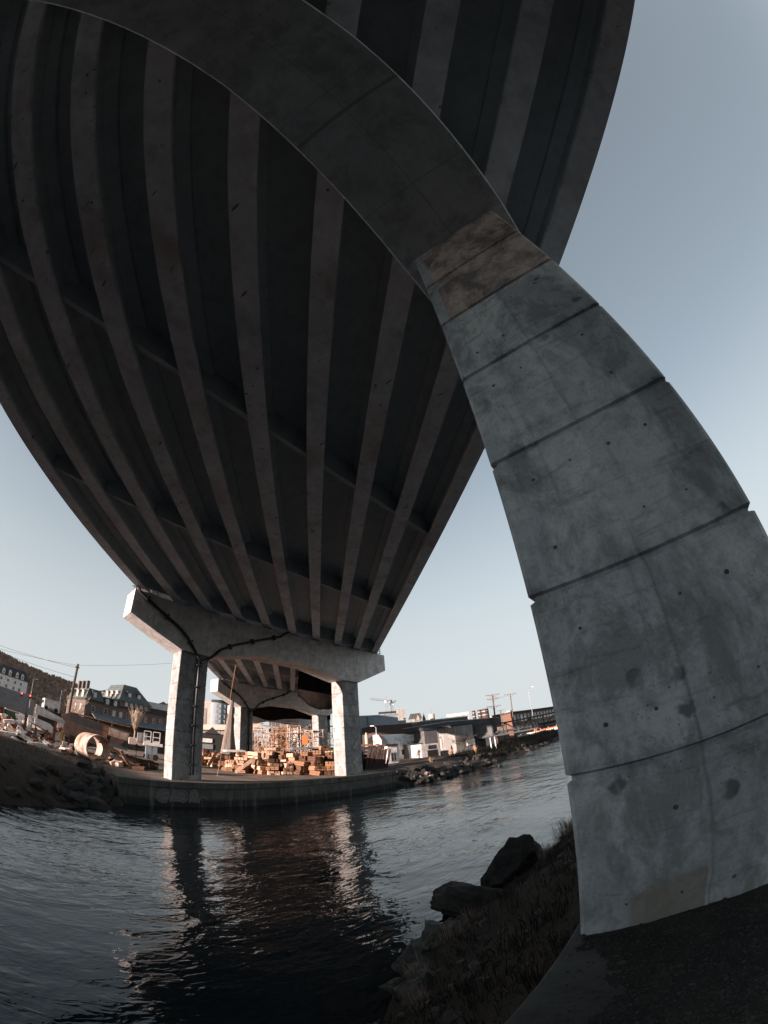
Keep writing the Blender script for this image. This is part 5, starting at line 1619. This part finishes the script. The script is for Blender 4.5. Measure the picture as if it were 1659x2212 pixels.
# ---------------------------------------------------------------- bare trees and bushes
def bare_tree(name, loc, h_, label, cat='tree', spread=0.5, stems=1, seed=1, mat='twig', depth=4, group=None, thick=0.02, droop=0.0):
    rg = random.Random(seed)
    e = empty(name, loc, 0, label, cat, group)
    tr, cr = MB(), MB()
    def grow(p, d, ln, r, lv):
        q_ = p + d * ln
        mid = p + d * ln * .5 + Vector((rg.uniform(-1, 1), rg.uniform(-1, 1), 0)) * ln * .05
        (tr if lv == 0 else cr).tube([p, mid, q_], r, 4 if lv > 1 else 6, 0, r * .6, cap=False)
        if lv >= depth:
            return
        for k in range(rg.choice((3, 4, 4)) if lv < depth - 1 else 5):
            nd = (d + Vector((rg.uniform(-1, 1), rg.uniform(-1, 1), rg.uniform(-.2, .6) - droop)) * spread).normalized()
            t = rg.uniform(.35, 1.0)
            grow(p.lerp(q_, t), nd, ln * rg.uniform(.5, .78), r * .55, lv + 1)
    for s_ in range(stems):
        d0 = Vector((rg.uniform(-.25, .25) * (stems > 1) * 1.6, rg.uniform(-.25, .25) * (stems > 1), 1)).normalized()
        grow(Vector((rg.uniform(-.3, .3) * (stems > 1), 0, 0)), d0, h_ * .36, h_ * thick, 0)
    tr.build('trunk', mat, e)
    cr.build('crown', mat, e)
    return e
M['twig_pale'] = simple('pale_twigs', (0.46, 0.36, 0.29), (0.30, 0.23, 0.18), 2, 0.95)
M['twig_dark'] = simple('dark_twigs', (0.05, 0.043, 0.038), None, 2, 0.95)
M['twig_lit'] = simple('tan_stems', (0.50, 0.32, 0.22), None, 2, 0.95)
b_ = bearing(17.5, 96)
ft = empty('bare_tree', (b_.x, b_.y, 3.0), 0, 'round pale bare tree in front of the mansard building', 'tree')
MB().tube([(0, 0, 0), (.1, 0, 4.6)], .2, 7, 0, .14).build('trunk', 'twig_pale', ft)
mb = MB()
rf = random.Random(9)
for k in range(230):
    an, el_ = rf.uniform(0, 6.28), rf.random() ** .8
    L_ = rf.uniform(2.6, 4.6)
    p0 = Vector((.1, 0, rf.uniform(3.4, 4.8)))
    dv = Vector((math.cos(an) * el_ * .62, math.sin(an) * el_ * .62, 1)).normalized()
    p1 = p0 + dv * L_ * .55
    p2 = p1 + (dv + Vector((0, 0, .25))).normalized() * L_ * .5
    mb.tube([p0, p1, p2], .035, 3, 0, .018, cap=False)
mb.build('crown', 'twig_pale', ft)
b_ = bearing(9.6, 80)
bare_tree('bare_tree', (b_.x, b_.y, 5), 8.0, 'wispy bare tree before the lit end wall of the mansard building', spread=.4, seed=8, mat='twig_pale', stems=3, depth=4, thick=.01)
b_ = bearing(9.2, 62)
bare_tree('bare_bush', (b_.x, b_.y, 2.4), 4.2, 'pale bare bush just right of the lone utility pole', 'bush', .4, 5, 12, 'twig_pale', 3, thick=.007)
b_ = bearing(61.9, 84)
bare_tree('weeping_tree', (b_.x, b_.y, 1.6), 7.0, 'dark drooping bare tree before the concrete annex', 'tree', .75, 2, 15, 'twig_dark', 5, thick=.012, droop=.25)
for k, (az, d, sd, h_, mt, lb) in enumerate(((60.3, 79, 21, 2.6, 'twig_lit', 'sunlit tan bare shrub at the foot of the concrete annex'), (57.6, 66, 23, 1.6, 'twig_lit', 'small tan weed clump on the bank before the low shed'), (63.8, 80, 25, 2.6, 'twig_lit', 'thin tan shrub right of the concrete annex corner'),
        (56.0, 84, 27, 3.6, 'twig_dark', 'dark bare shrub between the hut and the low shed'), (6.4, 72, 29, 2.6, 'twig', 'brown bare bush behind the portal frame'), (11.2, 58, 31, 2.2, 'twig_pale', 'pale twiggy bush beside the rusty hull'))):
    b_ = bearing(az, d)
    bare_tree('bare_bush', (b_.x, b_.y, 1.7 if d > 60 else 3.2), h_, lb, 'bush', .4, 7, sd, mt, 3, thick=.008)
# evergreen-dark scrub along the far right bank
mb = MB()
rg = random.Random(33)
for i in range(1500):
    x = rg.uniform(72, 150)
    yf = interp(FAR, x)
    y = yf + rg.uniform(2, 9)
    z = height(x, y)
    h_ = rg.uniform(.5, 1.6) * (1.3 if x > 95 else .8)
    for j in range(6):
        an, sp = rg.uniform(0, 6.28), rg.uniform(.1, .7)
        q_ = Vector((x + math.cos(an) * sp, y + math.sin(an) * sp, z - .1))
        t = q_ + Vector((math.cos(an) * sp, math.sin(an) * sp, h_ * rg.uniform(.5, 1)))
        s_ = Vector((.18, -.05, 0))
        mb.add([q_ - s_, q_ + s_, t], [(0, 1, 2)])
M['scrub'] = simple('dark_scrub', (0.055, 0.045, 0.035), (0.03, 0.028, 0.022), .5, .95)
tag(mb.build('undergrowth', 'scrub'), 'dark tangled scrub along the far right bank', 'scrub', kind='stuff')

# ---------------------------------------------------------------- rocks
def rock_mesh(seed, sub=2, cuts=9, flat=1.0):
    rg = random.Random(seed)
    bm = bmesh.new()
    bmesh.ops.create_icosphere(bm, subdivisions=sub, radius=1.0)
    pl = []
    for k in range(cuts):
        n_ = Vector((rg.uniform(-1, 1), rg.uniform(-1, 1), rg.uniform(-.7, 1))).normalized()
        pl.append((n_, rg.uniform(.42, .78)))
    for v in bm.verts:
        p = v.co.copy()
        for n_, d_ in pl:
            t = p.dot(n_) - d_
            if t > 0:
                p -= n_ * t
        p += p * (noise.noise(p * 2.3 + Vector((seed, 0, 0))) * .16 + noise.noise(p * 6 + Vector((0, seed, 0))) * .06 + (noise.noise(p * 15 + Vector((0, seed, 0))) * .03 if sub > 3 else 0))
        p.z *= flat
        v.co = p
    mb = MB()
    mb.v = [tuple(v.co) for v in bm.verts]
    mb.f = [tuple(v.index for v in f.verts) for f in bm.faces]
    mb.mi = [0] * len(mb.f)
    bm.free()
    return mb
def rocks(spots, mat, n_proto, label, group, sub=2, seed=0, flat=.8, name='boulder', sink=.15):
    rg = random.Random(seed)
    pr = [rock_mesh(seed * 10 + k, sub, 9, flat).build(name, mat) for k in range(n_proto)]
    used = [False] * n_proto
    made = []
    for x, y, z, s in spots:
        k = rg.randrange(n_proto)
        o = pr[k]
        if used[k]:
            o = o.copy()
            C.objects.link(o)
        used[k] = True
        o.location = (x, y, z + s * flat * .35 - sink * s)
        o.scale = (s * rg.uniform(.8, 1.25), s * rg.uniform(.8, 1.2), s * rg.uniform(.8, 1.1))
        o.rotation_euler = (rg.uniform(-.3, .3), rg.uniform(-.3, .3), rg.uniform(0, 6.28))
        tag(o, label, 'rock', group)
        made.append(o)
    made.sort(key=lambda o_: o_.location.x)
    for k, o in enumerate(made):
        n_th = '%d%s' % (k + 1, 'th' if 10 < (k + 1) % 100 < 14 else {1: 'st', 2: 'nd', 3: 'rd'}.get((k + 1) % 10, 'th'))
        o['label'] = label + ', ' + n_th + ' from the left end'
    for k in range(n_proto):
        if not used[k]:
            bpy.data.objects.remove(pr[k])
rg = random.Random(41)
sp = []
for i in range(70):
    x = rg.uniform(3.5, 14.6)
    y = interp(FAR, x) + rg.uniform(-.2, 5.5) ** 1.0
    if x > 14 and y > 31.3:
        continue
    sp.append((x, y, height(x, y), rg.uniform(.4, .95) * (1.15 if x > 10.5 else .75)))
rocks(sp, 'rock_dark', 6, 'dark shaded boulder on the bank left of the quay wall', 'boulders left of the quay wall', 3, 1)
sp = []
for i in range(95):
    x = rg.uniform(47.4, 76) if i < 70 else rg.uniform(76, 120)
    y = interp(FAR, x) + rg.uniform(-.3, 4.2)
    sp.append((x, y, height(x, y), rg.uniform(.3, .85) * (1.2 if x < 52 else 1)))
rocks(sp, 'rock_dark', 5, 'dark boulder on the bank right of the quay wall', 'boulders right of the quay wall', 2, 2)
sp = []
for i in range(60):
    t, u = rg.random(), rg.random()
    x = 48.5 + 4.6 * t
    y = 29.5 + 2.4 * u + (t - .5) * -.4
    sp.append((x, y, 0.05 + 1.35 * u + rg.uniform(-.05, .2), rg.uniform(.16, .36)))
rocks(sp, 'rock_pale', 5, 'pale broken stone in the sunlit waterside pile', 'pale stones in the sunlit pile', 2, 3, name='rubble_stone')

# near bank: the big dark boulder and its neighbours
sp = []
for i in range(34):
    x = rg.uniform(9.6, 21.5)
    y = interp(NEAR, x) - rg.uniform(-.15, .9)
    sp.append((x, y, height(x, y), rg.uniform(.14, .42)))
rocks(sp, 'rock_grey', 6, 'small broken grey rock along the near water edge', 'broken rocks along the near water edge', 3, 7, name='rock')
for i, (x, y, z, s, rz, mt, lb, fl) in enumerate((
        (17.6, 5.3, 0.75, 1.25, .25, 'rock_dark', 'biggest boulder on the near bank, tall and nearly black, by the water', 1.0), (15.2, 5.35, 0.45, 1.0, 1.2, 'rock_dark', 'long low dark boulder sloping from the biggest one to the water', .7),
        (13.2, 5.15, 0.45, .62, .4, 'rock_grey', 'rounded grey boulder at the water, grass behind it', .8), (12.2, 4.95, 0.35, .48, 1.9, 'rock_grey', 'smaller grey boulder beside the rounded one', .9),
        (11.3, 4.75, 0.3, .3, 2.2, 'rock_grey', 'small pale stone sitting at the water edge beside the grass clump', .8))):
    o = rock_mesh(100 + i, 5, 10, fl).build('boulder', mt)
    o.location = (x, y, z)
    o.scale = (s * (1.5 if i == 1 else 1.1), s * .8, s)
    o.rotation_euler = (0, 0, rz)
    tag(o, lb, 'boulder')
sp = []
for i in range(46):
    x = rg.uniform(8.2, 13.5)
    yn = interp(NEAR, x)
    y = rg.uniform(1.3, yn)
    sp.append((x, y, height(x, y), rg.uniform(.05, .15)))
rocks(sp, 'rock_grey', 4, 'small grey stone on the near bank slope', 'small stones on the near bank', 2, 4, name='stone')

# dry grass and litter on the near slope
def blades(mb, x, y, z, n_, hh, spread, rg, m=0):
    for j in range(n_):
        a, r_ = rg.uniform(0, 6.28), rg.random() * spread
        p = Vector((x + math.cos(a) * r_, y + math.sin(a) * r_, z - .03))
        l_ = hh * rg.uniform(.5, 1.1)
        lean = Vector((math.cos(a) + rg.uniform(-.6, .6), math.sin(a) + rg.uniform(-.6, .6), 0)) * l_ * rg.uniform(.1, .55)
        w_ = Vector((rg.uniform(-1, 1), rg.uniform(-1, 1), 0)).normalized() * rg.uniform(.003, .007)
        q_ = p + lean * .4 + Vector((0, 0, l_ * .6))
        t = p + lean + Vector((0, 0, l_ * .95))
        mb.add([p - w_, p + w_, q_ + w_ * .7, t, q_ - w_ * .7], [(0, 1, 2, 3, 4)], m)
M['straw'] = simple('dry_straw', (0.42, 0.34, 0.29), (0.22, 0.17, 0.14), 3, .95)
M['straw_red'] = simple('dry_red_brown_grass', (0.085, 0.066, 0.056), (0.048, 0.040, 0.036), 3, .95)
M['moss'] = simple('dark_moss', (0.030, 0.027, 0.023), (0.05, 0.04, 0.034), 3, .95)
mb = MB()
rg = random.Random(55)
for (x, y, s) in ((11.5, 4.4, 1), (11.2, 4.2, .9), (12.9, 4.6, .9), (13.2, 4.3, .8), (18.9, 4.0, 1.2), (19.4, 3.8, 1.2), (18.2, 3.6, 1.1), (10.4, 3.7, .7), (10.1, 3.4, .6), (9.3, 3.2, .6), (8.8, 2.9, .5), (20.2, 3.9, 1.0), (17.0, 4.0, .8), (19.0, 4.6, 1.1)):
    blades(mb, x, y, height(x, y), 110, .55 * s, .28 * s, rg, 0)
for i in range(420):
    x = rg.uniform(7.6, 22)
    yn = interp(NEAR, x)
    y = rg.uniform(1.05, yn - .15)
    blades(mb, x, y, height(x, y), 26, rg.uniform(.12, .32), .2, rg, 1 if rg.random() < .6 else 2)
for i in range(1500):
    x = rg.uniform(7.0, 22)
    y = rg.uniform(1.02, interp(NEAR, x) - .1)
    blades(mb, x, y, height(x, y), 9, rg.uniform(.04, .12), .12, rg, 2 if rg.random() < .7 else 1)
tag(mb.build('dry_grass', ['straw', 'straw_red', 'moss']), 'dry winter grass and weeds on the near bank slope', 'grass', kind='stuff')
# far-left slope scrub
mb = MB()
for i in range(2600):
    x = rg.uniform(0, 15.5)
    y = interp(FAR, x) + rg.uniform(1.5, 22)
    if x > 14.6 and y < 35:
        continue
    blades(mb, x, y, height(x, y), 5, rg.uniform(.15, .5), .3, rg, 0)
for v_i in range(0):
    pass
tag(mb.build('slope_grass', 'straw_red'), 'brown matted grass on the far left bank', 'grass', kind='stuff')

# dark gravel over the footing slab
gm_ = NT('dark_gravel', .95, 0, .2)
cell = gm_.voro(75, out='Color')
f_ = gm_.ramp(gm_.noise(2.2, 5, .7), .4, .65)
gm_.col(gm_.mix(gm_.ramp(gm_.xyz(cell)[0], 0.8, 1.0, 0, .6), gm_.mix(f_, (0.035, 0.035, 0.034), (0.06, 0.058, 0.052)), (0.16, 0.155, 0.145)))
gm_.bump(gm_.math('ADD', gm_.voro(75), gm_.noise(8, 5, .8)), .9, .02)
M['gravel'] = gm_.m
def gravel_h(x, y):
    n1 = noise.noise((x * 1.1, y * 1.1, 7)) * .05 + noise.noise((x * 4, y * 4, 3)) * .018 + noise.noise((x * 14, y * 14, 5)) * .008
    edge = (0.74 - .20 * sstep(8.8, 6.5, x)) - y + noise.noise((x * 1.4, 2, 9)) * .25 + noise.noise((x * 5, y * 5, 4)) * .12 + noise.noise((x * 16, y * 16, 4)) * .07
    if x > 8.3:
        edge -= .0
    return 3.345 + .05 * max(-1, min(1, edge * 2.2)) + n1 * .6
xs = axis([(3.7, 6, .12), (6, 10.5, .035), (10.5, 14.2, .2)])
ys = axis([(-1.9, -1.2, .1), (-1.2, .95, .035)])
grid_mesh('gravel', xs, ys, gravel_h, 'gravel', True, label='dark gravel spread over the footing slab', cat='gravel', kind='stuff')
mb = MB()
for i in range(5200):
    x, y = rg.uniform(6.2, 9.6), rg.uniform(-1.2, .98)
    z = gravel_h(x, y)
    if z < 3.352:
        if rg.random() < .55 + (y - .5):
            continue
        z = 3.352
    s_ = rg.uniform(.003, .009) * (1.9 if rg.random() < .05 else 1)
    v0 = [Vector((rg.uniform(.6, 1) * (1 if k & 1 else -1), rg.uniform(.6, 1) * (1 if k & 2 else -1), rg.uniform(.4, .9) * (1 if k & 4 else -1))) * s_ + Vector((x, y, z)) for k in range(8)]
    mb.add(v0, [(0, 2, 3, 1), (4, 5, 7, 6), (0, 1, 5, 4), (2, 6, 7, 3), (0, 4, 6, 2), (1, 3, 7, 5)], 1 if rg.random() < .1 else 0)
M['pebble'] = simple('pebbles', (0.06, 0.058, 0.055), (0.035, 0.034, 0.033), 9, .9)
tag(mb.build('pebbles', ['pebble', 'rock_grey']), 'loose pebbles on the footing slab', 'pebbles', kind='stuff')
